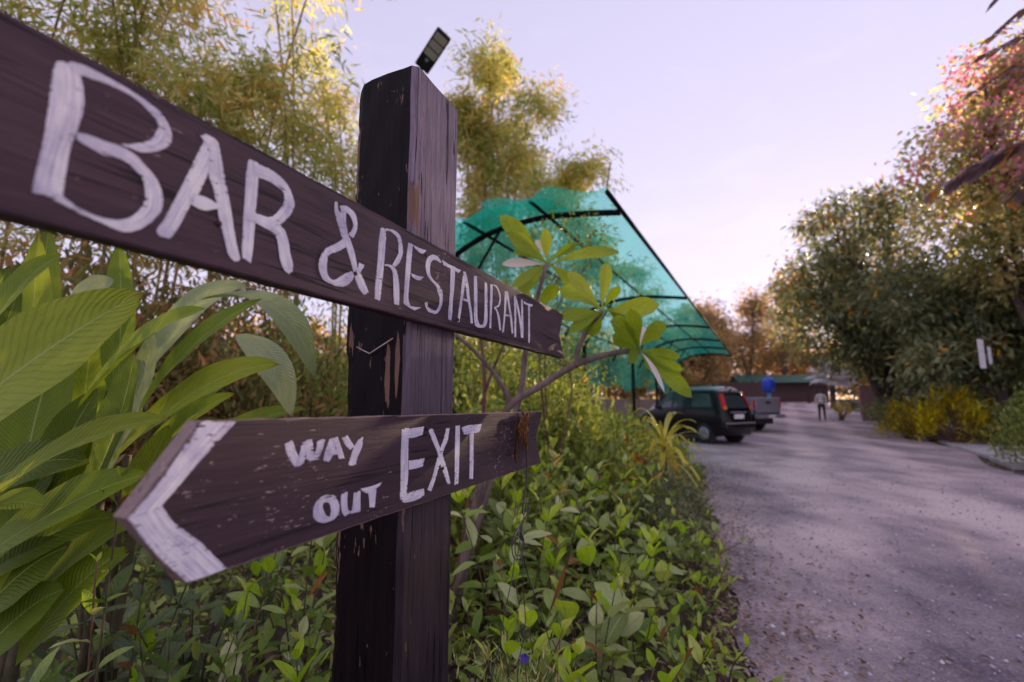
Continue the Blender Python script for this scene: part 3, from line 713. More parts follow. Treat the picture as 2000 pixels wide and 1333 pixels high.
BAMBOO = leafmat('bamboo_leaf', [(0, (.12, .16, .05)), (.4, (.28, .30, .125)), (.65, (.38, .345, .18)), (.82, (.48, .335, .16)), (1, (.46, .21, .07))], .5, .5, .25)
MANGO = leafmat('mango_leaf', [(0, (.052, .068, .036)), (.5, (.118, .134, .072)), (.88, (.23, .215, .12)), (.95, (.36, .19, .04)), (1, (.45, .20, .04))], .34, .42, .4)
SUNNY = leafmat('climber_leaf', [(0, (.10, .12, .05)), (.5, (.23, .225, .11)), (.8, (.40, .31, .17)), (1, (.46, .27, .15))], .55, .5, .2)
BLOOM = leafmat('bougainvillea_bract', [(0, (.36, .11, .22)), (.5, (.42, .20, .25)), (1, (.27, .11, .32))], .5, .6, .2)
AUTUMN = leafmat('far_leaf', [(0, (.09, .08, .045)), (.4, (.19, .14, .075)), (.75, (.31, .20, .10)), (1, (.40, .25, .14))], .45, .6, .2)
HEDGE = leafmat('hedge_leaf', [(0, (.06, .08, .022)), (.5, (.15, .18, .05)), (.85, (.27, .30, .09)), (.94, (.33, .34, .14)), (1, (.36, .19, .07))], .30, .45, .4)
FINE = leafmat('small_grey_leaf', [(0, (.04, .05, .03)), (.5, (.10, .11, .06)), (.9, (.17, .17, .10)), (1, (.30, .16, .08))], .25, .5, .35)
DRYBUSH = leafmat('dry_thicket_leaf', [(0, (.06, .07, .03)), (.4, (.13, .125, .055)), (.7, (.22, .13, .065)), (1, (.32, .17, .09))], .35, .6, .2)
YELLOW = leafmat('yellow_croton_leaf', [(0, (.07, .07, .015)), (.5, (.30, .22, .03)), (1, (.65, .40, .05))], .35, .45, .35)
BARK = barkmat('bark', (.055, .040, .034), (.17, .13, .11))
BARK_PALE = barkmat('pale_bark', (.12, .08, .07), (.28, .20, .18), 5)
CULM = barkmat('bamboo_culm', (.20, .16, .05), (.42, .30, .12), 3)
CULM_DRY = barkmat('dry_culm', (.22, .13, .07), (.42, .26, .15), 3)
STEM = barkmat('green_stem', (.06, .06, .03), (.15, .12, .07), 12)
TWIG = barkmat('brown_twig', (.09, .045, .03), (.22, .12, .085), 12)

def bamboo(label, x, y, h, n, spread, leaves, seed, lean=(0, 0), low=.3, group='bamboo clumps along the left side', narrow=1.0, lsize=.17):
    g = GR(seed); b = Vector((x, y, gz(y)))
    t = empty('bamboo_clump', b, 0, label, 'bamboo', group)
    P = []; D = []; NN = []; Tn = []
    per = leaves // n
    n = max(5, int(n*.65)); per = leaves // n
    for i in range(n):
        a = g.uniform(0, 6.283); r = g.uniform(.03, .28)*spread**.5
        hh = h*g.uniform(.62, 1.0); o = g.uniform(.15, .75)*spread
        x0 = Vector((r*math.cos(a), r*math.sin(a), -.1))
        tip = Vector((r*math.cos(a)+o*math.cos(a)+lean[0], r*math.sin(a)+o*math.sin(a)+lean[1], hh))
        mid = x0.lerp(tip, .55) + Vector((-(tip-x0).x*.32, -(tip-x0).y*.32, .06*hh))
        drop = Vector((math.cos(a)*o*.5, math.sin(a)*o*.5, -hh*.05))
        S = spline([tuple(x0), tuple(mid), tuple(tip), tuple(tip+drop)], 5)
        k = len(S)
        mb = MB(); mb.tube(S, [max(.004, .026*(1-.9*j/k)) for j in range(k)], 6)
        mb.build('culm', CULM if g.random() > .3 else CULM_DRY, t, True)
        # side twigs with drooping blades, in tufts
        nt_ = max(4, per//26)
        for q in range(nt_):
            u = low + (1-low)*g.random()**.8
            p = S[min(k-1, int(u*(k-1)))] + g.normal(size=3)*.05
            an = g.uniform(0, 6.283)
            ln = g.uniform(.25, 1.05)*narrow*(1.3-.6*u)
            dv = np.array([math.cos(an), math.sin(an), g.uniform(-.25, .55)])
            tt = g.beta(1.8, 2.0)
            m = per//nt_
            s = g.random(m)**.7
            pos = p + dv*ln*s[:, None] + g.normal(size=(m, 3))*.12*narrow + np.array([0, 0, -.14])*(s[:, None]**2)
            dd = dv*.55 + g.normal(size=(m, 3))*.55 + np.array([0, 0, -.55])
            P.append(pos); D.append(dd); NN.append(g.normal(size=(m, 3)) + np.array([0, 0, .8]))
            Tn.append(np.clip(tt + g.normal(size=m)*.13, 0, 1))
    P = np.vstack(P); m = len(P)
    L = g.uniform(.6, 1.25, m)*lsize
    leafcloud('foliage', P, np.vstack(D), np.vstack(NN), L, L*.17, np.concatenate(Tn), BAMBOO, t, 'blade')
    return t

def tree(name, label, cat, x, y, blobs, clumps, per, size, mat, seed, trunk_r=.16, bark=BARK, group=None, droop=.35, shape='oval', ratio=.42, csize=.34, bloom=None, shell=.55, forks=None):
    """blobs: (dx, dy, z, rx, ry, rz) lobes of the crown relative to the foot of the trunk"""
    g = GR(seed); b = Vector((x, y, gz(y)))
    t = empty(name, b, 0, label, cat, group)
    vol = np.array([q[3]*q[4]*q[5] for q in blobs])**.8; vol = vol/vol.sum()
    zc = min(q[2]-q[5] for q in blobs)
    fork = Vector((0, 0, max(.7, zc*.75 if zc > 0 else .8)))
    mb = MB()
    mb.tube([(0, 0, -.3), (.02, .01, .15), (.05, -.03, fork.z*.5), tuple(fork)], [trunk_r*1.5, trunk_r*1.05, trunk_r*.9, trunk_r*.75], 10)
    mb.build('trunk', bark, t, True)
    lb = MB(); tw = MB()
    P = []; D = []; NN = []; Tn = []; BP = []; BT = []
    for bi, q in enumerate(blobs):
        c = Vector(q[:3])
        m1 = fork.lerp(c, .5) + Vector((g.uniform(-.2, .2), g.uniform(-.2, .2), .15))
        S = spline([tuple(fork - Vector((0, 0, .2))), tuple(m1), tuple(c)], 5)
        k = len(S)
        lb.tube(S, [trunk_r*.55*(1-.75*j/k) for j in range(k)], 7)
        nc = max(2, int(round(clumps*vol[bi])))
        for _ in range(nc):
            dv = unit(g.normal(size=(1, 3)))[0]
            r = shell + (1-shell)*g.random()**.6
            pc = np.array(q[:3]) + dv*np.array(q[3:])*r
            if pc[2] < .25: pc[2] = .25+g.random()*.3
            if g.random() < .55:
                s0 = np.array(S[int(g.integers(k//2, k))])
                md = (s0+pc)/2 + g.normal(size=3)*.12*np.linalg.norm(pc-s0)*.6
                tw.tube([tuple(s0), tuple(md), tuple(pc)], [trunk_r*.14, trunk_r*.09, trunk_r*.035], 4, False)
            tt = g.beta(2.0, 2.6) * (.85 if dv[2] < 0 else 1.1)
            m = max(3, int(per*g.uniform(.6, 1.4)))
            off = g.normal(size=(m, 3))*csize*np.array([1, 1, .7])*g.uniform(.6, 1.3)
            P.append(pc+off)
            D.append(unit(off)*.7 + g.normal(size=(m, 3))*.5 + np.array([0, 0, -droop]))
            NN.append(g.normal(size=(m, 3))*.6 + np.array([0, 0, 1.0]))
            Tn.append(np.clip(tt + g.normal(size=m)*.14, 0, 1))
            if bloom and g.random() < bloom[0] and bloom[1](pc):
                mm = int(per*1.5)
                BP.append(pc + g.normal(size=(mm, 3))*csize*np.array([.8, .8, .9])); BT.append(np.clip(g.random()+g.normal(size=mm)*.15, 0, 1))
    lb.build('limb', bark, t, True); 
    if tw.v:
        o = tw.build('twigs', bark, t, True); o['kind'] = 'stuff'
    P = np.vstack(P); m = len(P)
    L = g.uniform(.65, 1.3, m)*size
    leafcloud('crown', P, np.vstack(D), np.vstack(NN), L, L*ratio, np.concatenate(Tn), mat, t, shape)
    if BP:
        P = np.vstack(BP); m = len(P)
        L = g.uniform(.6, 1.2, m)*size*.85
        leafcloud('blossom', P, rdirs(g, m), rdirs(g, m), L, L*.75, np.concatenate(BT), BLOOM, t, 'oval')
    return t

def bush(name, label, cat, x, y, rx, ry, h, n, size, mat, seed, ratio=.42, group=None, shape='oval', stems=9, low=.0, bark=TWIG, droop=.1):
    """leafy shrub: stems from one foot, foliage in tufts through the dome"""
    g = GR(seed); t = empty(name, (x, y, gz(y)), 0, label, cat, group)
    sb = MB(); P = []; D = []; NN = []; Tn = []
    tufts = max(8, n//22)
    for i in range(tufts):
        a = g.uniform(0, 6.283); r = g.random()**.5
        zt = h*math.sqrt(max(.05, 1-(r*.92)**2))
        z = max(.05, zt*(low + (1-low)*(1-.75*g.random()**2)))
        p = np.array([rx*r*math.cos(a), ry*r*math.sin(a), z])
        if i < stems*3:
            sb.tube([(p[0]*.12, p[1]*.12, -.05), tuple(p*np.array([.55, .55, .55])), tuple(p)], [.010+.006*h, .007+.004*h, .002], 5, False)
        m = n//tufts; tt = g.beta(2, 2.4)
        off = g.normal(size=(m, 3))*np.array([rx, ry, h*.7])*.13 + g.normal(size=(m, 3))*size*.4
        pp = p+off; pp[:, 2] = np.maximum(pp[:, 2], .02)
        P.append(pp); dv = p/np.linalg.norm(p)
        D.append(dv*.55 + g.normal(size=(m, 3))*.6 + np.array([0, 0, .3-droop]))
        NN.append(g.normal(size=(m, 3))*.5 + np.array([0, 0, 1]) + dv*.3)
        Tn.append(np.clip(tt+g.normal(size=m)*.13, 0, 1))
    o = sb.build('stem', bark, t, True)
    P = np.vstack(P); m = len(P); L = g.uniform(.6, 1.3, m)*size
    leafcloud('foliage', P, np.vstack(D), np.vstack(NN), L, L*ratio, np.concatenate(Tn), mat, t, shape)
    return t

# ---- bamboo belt, left to right
def bx(px, d): return at(px, 782, d).x
BB = [  # px of the foot, distance, height, culms, spread, leaves, label
 (-260, 4.2, 6.6, 9, 1.6, 9000, 'bamboo clump nearest the camera, above the left end of the bar board'),
 (-60, 5.4, 7.4, 10, 1.7, 12000, 'bamboo clump behind the big letter B'),
 (110, 5.6, 7.6, 10, 1.5, 12000, 'bamboo clump behind the letter A of BAR'),
 (270, 6.4, 8.2, 10, 1.7, 12000, 'bamboo clump behind the first letter R of the upper board'),
 (420, 6.9, 8.6, 10, 1.6, 12000, 'bamboo clump behind the ampersand'),
 (560, 7.6, 8.8, 10, 1.5, 12000, 'bamboo clump rising just left of the post top'),
 (665, 8.4, 8.2, 8, 1.2, 9000, 'bamboo clump partly hidden behind the left edge of the post'),
 (800, 9.5, 6.2, 8, 1.3, 8000, 'short bamboo clump hidden behind the post'),
 (925, 9.8, 10.6, 8, .75, 8000, 'tallest slender bamboo spire right of the post and street lamp'),
 (975, 10.4, 8.4, 11, 1.9, 15000, 'golden bamboo clump right of the post'),
 (1065, 11.5, 8.0, 11, 1.9, 14000, 'bamboo clump behind the near corner of the green canopy'),
 (1140, 14.0, 8.0, 9, 1.7, 8000, 'thin bamboo clump behind the middle of the canopy'),
 (1240, 18.0, 7.0, 8, 1.3, 4500, 'sparse dark bamboo beyond the canopy edge'),
 (1310, 23.0, 7.0, 8, 1.5, 4000, 'farthest bamboo clump beyond the green canopy'),
]
for i, (px, d, h, n, sp, lv, lab) in enumerate(BB):
    bamboo(lab, bx(px, d), d, h, n, sp, int(lv*(.48 if d < 9 else .95)), 100+i, low=.28 if d < 9 else .2, narrow=.6 if sp < .8 else 1.0, lsize=.20 if d < 12 else .24)

# ---- dry thicket and bushes between bamboo and the near plants
bush('dry_thicket', 'brown dry thicket behind the broad leaves on the left', 'thicket', bx(330, 4.2), 4.2, 1.1, .8, 1.9, 3600, .10, DRYBUSH, 201, .35)
bush('dry_thicket', 'brown dry thicket at the far left below the bar board', 'thicket', bx(30, 3.4), 3.4, 1.0, .8, 2.2, 3600, .11, DRYBUSH, 202, .35)
bush('dry_thicket', 'tall brown-green thicket behind the letters A and R of BAR', 'thicket', bx(170, 4.7), 4.7, 1.2, .9, 2.7, 4600, .11, DRYBUSH, 211, .35)
bush('dry_thicket', 'tall dry thicket below the ampersand, behind the drooping leaves', 'thicket', bx(440, 5.0), 5.0, 1.2, .9, 2.6, 4600, .10, DRYBUSH, 212, .35)
bush('leafy_thicket', 'olive thicket just left of the post between the boards', 'thicket', bx(600, 5.2), 5.2, 1.1, .9, 2.1, 5000, .07, HEDGE, 203, .3)
bush('leafy_thicket', 'dense leafy thicket behind the plumeria stems', 'thicket', bx(960, 4.3), 4.3, .9, .9, 1.85, 6000, .075, HEDGE, 204, .36)
bush('leafy_thicket', 'leafy shrub below the green net, right of the plumeria', 'thicket', bx(1080, 4.6), 4.6, .65, .6, 1.4, 3600, .085, HEDGE, 205, .32)
bush('leafy_thicket', 'low leafy shrub left of the black hatchback', 'thicket', bx(1185, 6.4), 6.4, .75, .7, .98, 3200, .085, HEDGE, 206, .32)
bush('leafy_thicket', 'green shrub in front of the nose of the black hatchback', 'thicket', bx(1205, 8.6), 8.6, .8, .8, .85, 2600, .10, HEDGE, 207, .32)
# climber with tiny leaves over the net edge
tree('climbing_shrub', 'thin shrub with tiny leaves reaching above the near edge of the green net', 'shrub', bx(1075, 3.6), 3.6,
     [(0, 0, 1.6, .45, .4, .6), (.1, .0, 2.35, .30, .25, .45), (.35, .05, 2.35, .22, .2, .25)], 70, 26, .045, HEDGE, 208, .02, TWIG, csize=.10, ratio=.4)

# ---- right-hand side trees
tree('mango_tree', 'broad dark evergreen tree right of the road', 'tree', 14.6, 18.0,
     [(-1.4, 0, 4.3, 2.2, 2.0, 1.8), (1.2, -.8, 4.2, 2.3, 2.0, 2.1), (-.2, .2, 6.6, 2.0, 1.9, 1.5), (.2, -.6, 3.2, 1.9, 1.6, 1.2), (2.6, -1.8, 2.8, 1.6, 1.4, 1.5), (1.0, 0, 8.8, 1.5, 1.3, 1.2), (-2.2, .2, 5.6, 1.5, 1.4, 1.3), (-.9, .1, 8.2, 1.5, 1.3, 1.2)],
     560, 46, .27, MANGO, 301, .24, ratio=.30, csize=.36)
tree('leafy_tree', 'dark leafy tree behind the yellow croton, beside the evergreen', 'tree', 14.2, 13.4,
     [(0, 0, 3.2, 1.9, 1.6, 1.5), (-1.2, .6, 4.6, 1.5, 1.4, 1.3), (1.5, .3, 4.2, 1.7, 1.5, 1.6), (-1.4, -.2, 2.3, 1.3, 1.1, .9)],
     260, 60, .22, MANGO, 302, .2, ratio=.32, csize=.33)
tree('bougainvillea', 'tall tree hung with magenta bougainvillea, lit gold at the right', 'tree', 13.6, 11.6,
     [(-1.2, .2, 7.2, 1.4, 1.3, 2.0), (.6, 0, 8.2, 1.7, 1.6, 2.1), (2.4, -.2, 7.6, 2.0, 1.8, 2.4), (-.6, -.2, 5.2, 1.6, 1.4, 1.3), (2.0, -.6, 4.8, 2.0, 1.6, 1.6), (-.5, 0, 9.9, 1.1, 1.0, .9), (1.3, 0, 10.6, 1.3, 1.2, 1.0), (2.8, 0, 10.3, 1.3, 1.2, 1.2)],
     470, 44, .18, SUNNY, 303, .2, ratio=.5, csize=.32, bloom=(.30, lambda p: p[0] < .9 and p[2] > 6.0))
tree('golden_tree', 'sunlit golden-leaved tree at the right edge of the photo', 'tree', 15.2, 9.6,
     [(0, 0, 6.4, 1.9, 1.6, 2.0), (-1.3, .2, 5.0, 1.5, 1.4, 1.5), (1.4, .2, 5.2, 1.7, 1.5, 2.2), (.2, 0, 8.4, 1.5, 1.4, 1.3)],
     300, 44, .18, SUNNY, 304, .17, ratio=.5, csize=.32, bloom=(.08, lambda p: True))
# ---- far trees closing the road
FT = [('far tree with orange-brown leaves at the end of the road', 15.0, 34.0, 7.2, 1.0), ('far tree left of the blue tank, above the silver car', 11.8, 29.5, 5.4, .85), ('tall thin far tree above the brown shed', 24.5, 47.0, 11.0, 1.3),
      ('far tree behind the shed, left of the evergreen', 30.0, 50.0, 12.0, 1.5), ('bare-topped far tree right of the canopy tip', 18.5, 41.0, 9.0, 1.2), ('low far tree beyond the carport', 8.8, 27.0, 4.6, .8)]
for i, (lab, x, y, h, s) in enumerate(FT):
    g = GR(400+i)
    bl = [(g.uniform(-1, 1)*s, g.uniform(-.8, .8)*s, h*(.45+.5*q/4), 1.5*s*g.uniform(.7, 1.1), 1.4*s*g.uniform(.7, 1.1), h*.17*g.uniform(.8, 1.1)) for q in range(5)]
    tree('far_tree', lab, 'tree', x, y, bl, 130, 42, .26*(.7+.3*s), AUTUMN, 420+i, .16, group='trees at the end of the road', ratio=.5, csize=.36*s, shell=.35)
# wood beyond everything, seen only as a mass
def wood(name, label, pts, h, n, seed, mat):
    g = GR(seed); P = []
    pts = np.array(pts, float); m = len(pts)-1
    k = g.integers(0, m, n//40); u = g.random(n//40)
    c = pts[k] + (pts[k+1]-pts[k])*u[:, None]
    hh = h*g.uniform(.55, 1.0, len(c))*(.8+.2*np.sin(k*2.0+u*5))
    z = hh*g.random(len(c))**.6
    cc = np.stack([c[:, 0]+g.normal(size=len(c))*1.6, c[:, 1]+g.normal(size=len(c))*1.6, z+np.array([gz(v) for v in c[:, 1]])], 1)
    P = (cc[:, None, :] + g.normal(size=(len(cc), 40, 3))*np.array([.9, .9, .7])).reshape(-1, 3)
    tn = np.clip(np.repeat(g.beta(2, 2.5, len(cc)), 40)+g.normal(size=len(P))*.12, 0, 1)
    L = g.uniform(.4, .8, len(P))
    o = leafcloud(name, P, rdirs(g, len(P))+np.array([0, 0, -.3]), rdirs(g, len(P))+np.array([0, 0, .8]), L, L*.55, tn, mat)
    tag(o, label, 'wood', kind='stuff')
wood('far_wood', 'distant mass of trees beyond the shed at the end of the road', [(-40, 52), (-10, 56), (12, 60), (30, 66), (52, 62), (75, 48)], 10.5, 56000, 450, AUTUMN)
wood('left_wood', 'green mass of trees behind the bamboo on the left', [(-24, 4), (-20, 14), (-12, 24), (-4, 34), (4, 44)], 4.2, 16000, 451, HEDGE)
wood('right_wood', 'mass of leaves behind the trees on the right', [(23, 6), (24, 16), (27, 26), (33, 38)], 8.5, 24000, 452, MANGO)

# ---- right-hand shrubs
bush('croton_bush', 'large yellow croton bush under the dark trees on the right', 'bush', at(1862, 782, 12.6).x, 12.6, .75, .6, 1.4, 1100, .24, YELLOW, 501, .16, droop=.3)
bush('croton_bush', 'small yellow croton bush left of the large one', 'bush', at(1770, 782, 14.2).x, 14.2, .7, .6, 1.1, 1200, .15, YELLOW, 502, .26, droop=.3)
bush('croton_bush', 'yellow shrub beside the person at the far roadside', 'bush', at(1640, 782, 23.2).x, 23.2, .45, .4, .8, 500, .15, YELLOW, 503, .3)
bush('roadside_shrub', 'dark shrub at the foot of the broad evergreen', 'shrub', 14.0, 16.0, 1.5, 1.0, 1.3, 2600, .13, MANGO, 504, .34)
bush('roadside_shrub', 'green shrub on the right roadside behind the person', 'shrub', 17.6, 21.0, 1.2, .9, 1.1, 1600, .13, HEDGE, 505, .34)
bush('roadside_shrub', 'bright green shrub cut off by the right edge of the photo', 'shrub', 9.15, 7.95, .55, .55, 1.3, 3000, .10, HEDGE, 506, .3)
bush('roadside_shrub', 'dark low bush behind the broken slabs', 'shrub', 13.3, 12.0, 1.1, .8, 1.0, 1800, .13, MANGO, 507, .34)
bush('roadside_shrub', 'shady undergrowth right of the yellow croton', 'shrub', 13.2, 10.4, 1.0, .9, 1.7, 2400, .14, MANGO, 508, .34)

# ================================================================== big single leaves
HELI = leafmat('heliconia_leaf', [(0, (.060, .090, .010)), (.4, (.095, .135, .014)), (.75, (.135, .175, .020)), (1, (.185, .215, .035))], .32, .45, .25, src='object', veins=(24.0, 9.0, (.30, .36, .12), .38, .013))
HELI_PALE = leafmat('heliconia_leaf_pale', [(0, (.15, .18, .085)), (.5, (.20, .235, .12)), (1, (.27, .30, .18))], .30, .42, .4, src='object', veins=(26.0, 9.0, (.27, .30, .18), .3, .012))
PLUM = leafmat('plumeria_leaf', [(0, (.105, .155, .020)), (.5, (.155, .205, .030)), (1, (.215, .26, .055))], .42, .45, .25, src='object', veins=(12.0, 3.0, (.22, .25, .07), .22, .014))
PLUM_PALE = leafmat('plumeria_leaf_back', [(0, (.34, .29, .26)), (1, (.46, .40, .36))], .2, .5, .3, src='object')

def big_leaf(parent, P0, P1, width, mat, bend=(0, 0, 0), facing=(0, -1, .4), shape='lance', fold=.10, wave=.0, n=14, seed=0, twist=0.0, name='leaf'):
    P0, P1, bend, fc = Vector(P0), Vector(P1), Vector(bend), Vector(facing).normalized()
    rs = random.Random(seed); ph = rs.uniform(0, 6)
    V = []; F = []; UV = []; cols = 9
    pts = [P0.lerp(P1, i/n) + bend*(4*(i/n)*(1-i/n)) for i in range(n+1)]
    for i, p in enumerate(pts):
        t = i/n
        tg = (pts[min(n, i+1)]-pts[max(0, i-1)]).normalized()
        f2 = Matrix.Rotation(twist*(t-.5), 3, tg) @ fc
        sd_ = tg.cross(f2).normalized(); nm = sd_.cross(tg).normalized()
        if shape == 'lance': w = math.sin(math.pi*min(1, t**.85))**.75
        elif shape == 'obov': w = (math.sin(math.pi*t**1.75))**.8 if t < 1 else 0
        else: w = math.sin(math.pi*t)**.6
        w = max(w, .045 if t < .9 else .004)*width*.5
        for c in range(cols):
            s = c/(cols-1)*2-1
            wv = wave*math.sin(t*19+ph+s)*abs(s)**2*width
            V.append(p + sd_*s*w + nm*(fold*abs(s)*w*1.2 - .25*fold*w) + nm*wv); UV.append((s*.5+.5, t))
    for i in range(n):
        for c in range(cols-1):
            a = i*cols+c; F.append((a, a+1, a+cols+1, a+cols))
    o = mk(name, V, F, mat, None, True, UV)
    return adopt(o, parent)

# ---- heliconia, left foreground (leaf base and tip, width in metres)
def hel(parent, rows, seed):
    for i, (x0, y0, d0, x1, y1, d1, wpx, pale, bnd, fac, fold) in enumerate(rows):
        dm = (d0+d1)/2
        big_leaf(parent, at(x0, y0, d0), at(x1, y1, d1), wpx/FPX*dm, HELI_PALE if pale else HELI, bnd, fac, 'lance', fold, .015, 18, seed+i, .5)
h1 = empty('heliconia', at(60, 782, 1.15) - Vector((0, 0, 1.2)), 0, 'heliconia with broad ribbed green leaves at the left edge', 'plant', 'heliconias left of the post')
hel(h1, [
 (-190, 905, .92, 282, 572, .98, 190, 0, (0, 0, .03), (.15, -1, .35), .16),
 (-60, 1010, .98, 330, 820, 1.08, 82, 0, (0, 0, .05), (.0, -.7, 1), .30),
 (-90, 1130, 1.0, 290, 925, 1.02, 110, 0, (0, 0, .03), (0, -.8, .8), .2),
 (-70, 1235, 1.0, 135, 1068, 1.06, 120, 0, (0, 0, .03), (0, -.9, .7), .15),
 (-60, 1010, 1.0, 88, 990, .95, 62, 0, (0, 0, .02), (0, -.6, 1), .3),
 (40, 1010, 1.2, 135, 640, 1.3, 110, 0, (-.03, 0, 0), (.4, -1, .1), .2),
 (-60, 700, 1.1, 122, 498, 1.15, 60, 0, (0, 0, .05), (0, -1, .5), .3),
 (150, 1000, 1.25, 262, 690, 1.3, 90, 0, (.02, 0, 0), (-.3, -1, .1), .25),
 (-20, 900, 1.35, 95, 440, 1.45, 78, 0, (.03, 0, 0), (.6, -1, 0), .2),
 (60, 1180, 1.05, 310, 1000, 1.15, 80, 0, (0, 0, .04), (0, -.6, 1), .25),
 (-80, 860, 1.2, 40, 560, 1.2, 70, 0, (0, 0, 0), (.3, -1, .1), .25),
 (0, 1120, 1.1, 180, 860, 1.2, 70, 0, (0, 0, 0), (.2, -1, .3), .25),

 (-80, 1330, 1.0, 128, 1150, 1.04, 100, 0, (0, 0, .03), (.1, -.9, .6), .2),
 (30, 1300, 1.05, 250, 1075, 1.1, 80, 0, (0, 0, .04), (.1, -.9, .6), .2),
 (-110, 1010, 1.05, 175, 905, 1.1, 95, 0, (0, 0, .05), (.1, -.9, .6), .2),
 (-100, 1180, 1.02, 225, 1010, 1.1, 84, 0, (0, 0, .04), (.1, -.9, .6), .2),
 (20, 960, 1.3, 75, 455, 1.35, 82, 0, (.01, 0, 0), (.3, -1, .1), .2),
 (-140, 800, 1.25, 20, 520, 1.3, 80, 0, (0, 0, .02), (.2, -1, .2), .2),
 (60, 1000, 1.15, 190, 760, 1.2, 80, 0, (0, 0, .02), (.1, -1, .2), .22),
 (-30, 1110, 1.12, 110, 900, 1.15, 84, 0, (0, 0, .02), (-.1, -1, .3), .22),
], 1000)
h2 = empty('heliconia', at(265, 782, 1.45) - Vector((0, 0, 1.2)), 0, 'heliconia with pointed leaves leaning right, above the arrow tip', 'plant', 'heliconias left of the post')
hel(h2, [
 (150, 800, 1.15, 402, 603, 1.2, 78, 0, (0, 0, .05), (-.2, -.8, .9), .3),
 (272, 805, 1.15, 510, 585, 1.2, 62, 0, (-.02, 0, .03), (-.4, -1, .5), .25),
 (215, 905, 1.12, 545, 712, 1.2, 84, 0, (0, 0, .06), (-.2, -1, .75), .22),
 (460, 655, 1.35, 568, 815, 1.35, 62, 1, (.03, 0, .03), (.3, -1, .5), .15),
 (395, 585, 1.4, 616, 745, 1.45, 66, 1, (.05, 0, .10), (-.2, -.6, 1), .3),
 (225, 790, 1.4, 232, 470, 1.45, 62, 0, (.01, 0, 0), (.2, -1, 0), .25),
 (120, 610, 1.3, 225, 548, 1.25, 66, 1, (0, 0, .01), (0, -1, .3), .2),
 (250, 780, 1.5, 486, 562, 1.75, 74, 1, (0, 0, .12), (.1, -.8, .8), .25),
 (300, 950, 1.3, 600, 800, 1.5, 60, 0, (0, 0, .05), (0, -.6, 1), .3),
 (240, 960, 1.3, 460, 770, 1.4, 60, 0, (0, 0, .05), (0, -.7, .8), .3),
 (190, 960, 1.35, 300, 640, 1.45, 80, 1, (.02, 0, 0), (-.3, -1, .1), .2),
 (250, 1000, 1.25, 330, 830, 1.3, 60, 0, (0, 0, 0), (.4, -1, .2), .25),
 (150, 900, 1.5, 190, 560, 1.6, 70, 0, (0, 0, 0), (.5, -1, 0), .2),
 (330, 860, 1.6, 500, 700, 1.7, 70, 0, (0, 0, .05), (0, -.7, .8), .25),
], 1100)
for hp, foot, rows in ((h1, at(20, 782, 1.15), ((-60, 980), (20, 960), (60, 1000), (110, 940))), (h2, at(230, 782, 1.42), ((200, 900), (250, 890), (290, 880), (180, 880)))):
    for i, (px, py) in enumerate(rows):
        top = at(px, py, foot.y+.02*i); mb = MB()
        mb.tube([(foot.x+.04*i-.06, foot.y+.03*i, -.05), (foot.x*.5+top.x*.5, foot.y*.5+top.y*.5+.01, top.z*.5), tuple(top)], [.020, .016, .010], 8)
        adopt(mb.build('stalk', STEM, None, True), hp)

# ---- plumeria behind the exit board
pl = empty('plumeria', Vector((0.0, 2.3, 0)), 0, 'young plumeria with bare grey stems and long oval leaves behind the sign', 'tree')
def stem(pts, r0, r1, name='branch', mat=BARK_PALE):
    P = [at(x, y, d) for x, y, d in pts]; S = spline([tuple(p) for p in P], 6); k = len(S)
    mb = MB(); mb.tube(S, [r0+(r1-r0)*j/k for j in range(k)], 9)
    adopt(mb.build(name, mat, None, True), pl)
b0 = at(985, 815, 2.25)
stem([(880, 1230, 2.32), (925, 1000, 2.3), (980, 815, 2.25), (1060, 752, 2.2), (1128, 712, 2.15), (1190, 692, 2.1), (1249, 684, 2.05)], .021, .012)
stem([(1126, 716, 2.15), (1130, 680, 2.12), (1150, 640, 2.1), (1177, 607, 2.05)], .014, .010)
stem([(885, 1200, 2.34), (960, 930, 2.4), (1012, 790, 2.42), (1026, 690, 2.4), (1042, 610, 2.35), (1068, 515, 2.3)], .022, .010)
stem([(882, 1180, 2.3), (955, 950, 2.3), (993, 800, 2.25), (975, 745, 2.22), (935, 695, 2.2), (888, 652, 2.15)], .018, .008)
stem([(890, 1150, 2.4), (930, 900, 2.5), (945, 800, 2.5), (945, 720, 2.5), (938, 640, 2.5)], .016, .009, mat=TWIG)
stem([(940, 790, 2.5), (960, 730, 2.5), (984, 672, 2.5), (1000, 620, 2.5)], .010, .006, mat=TWIG)
PLR = [ # tip x,y, width px, pale, base from cluster
 ('A', [(976, 421, 46, 0), (990, 455, 40, 0), (1045, 470, 16, 1), (1065, 445, 30, 0), (1130, 477, 22, 0), (1210, 493, 34, 0), (1137, 576, 34, 0), (980, 517, 26, 1), (998, 562, 26, 0), (1020, 575, 34, 0), (1000, 495, 20, 0)]),
 ('B', [(1106, 532, 40, 0), (1186, 513, 40, 0), (1212, 561, 24, 0), (1288, 596, 50, 0), (1214, 625, 26, 0), (1092, 566, 50, 0), (1146, 655, 46, 0), (1110, 650, 30, 0), (1090, 622, 32, 0)]),
 ('C', [(1232, 603, 40, 0), (1302, 640, 46, 0), (1262, 642, 22, 1), (1192, 628, 56, 0), (1330, 700, 26, 0), (1352, 778, 44, 0), (1298, 768, 16, 1), (1284, 735, 26, 0), (1230, 712, 30, 0), (1196, 655, 40, 0), (1336, 724, 24, 0)]),
]
CEN = {'A': (1068, 517, 2.3), 'B': (1177, 607, 2.05), 'C': (1249, 685, 2.05)}
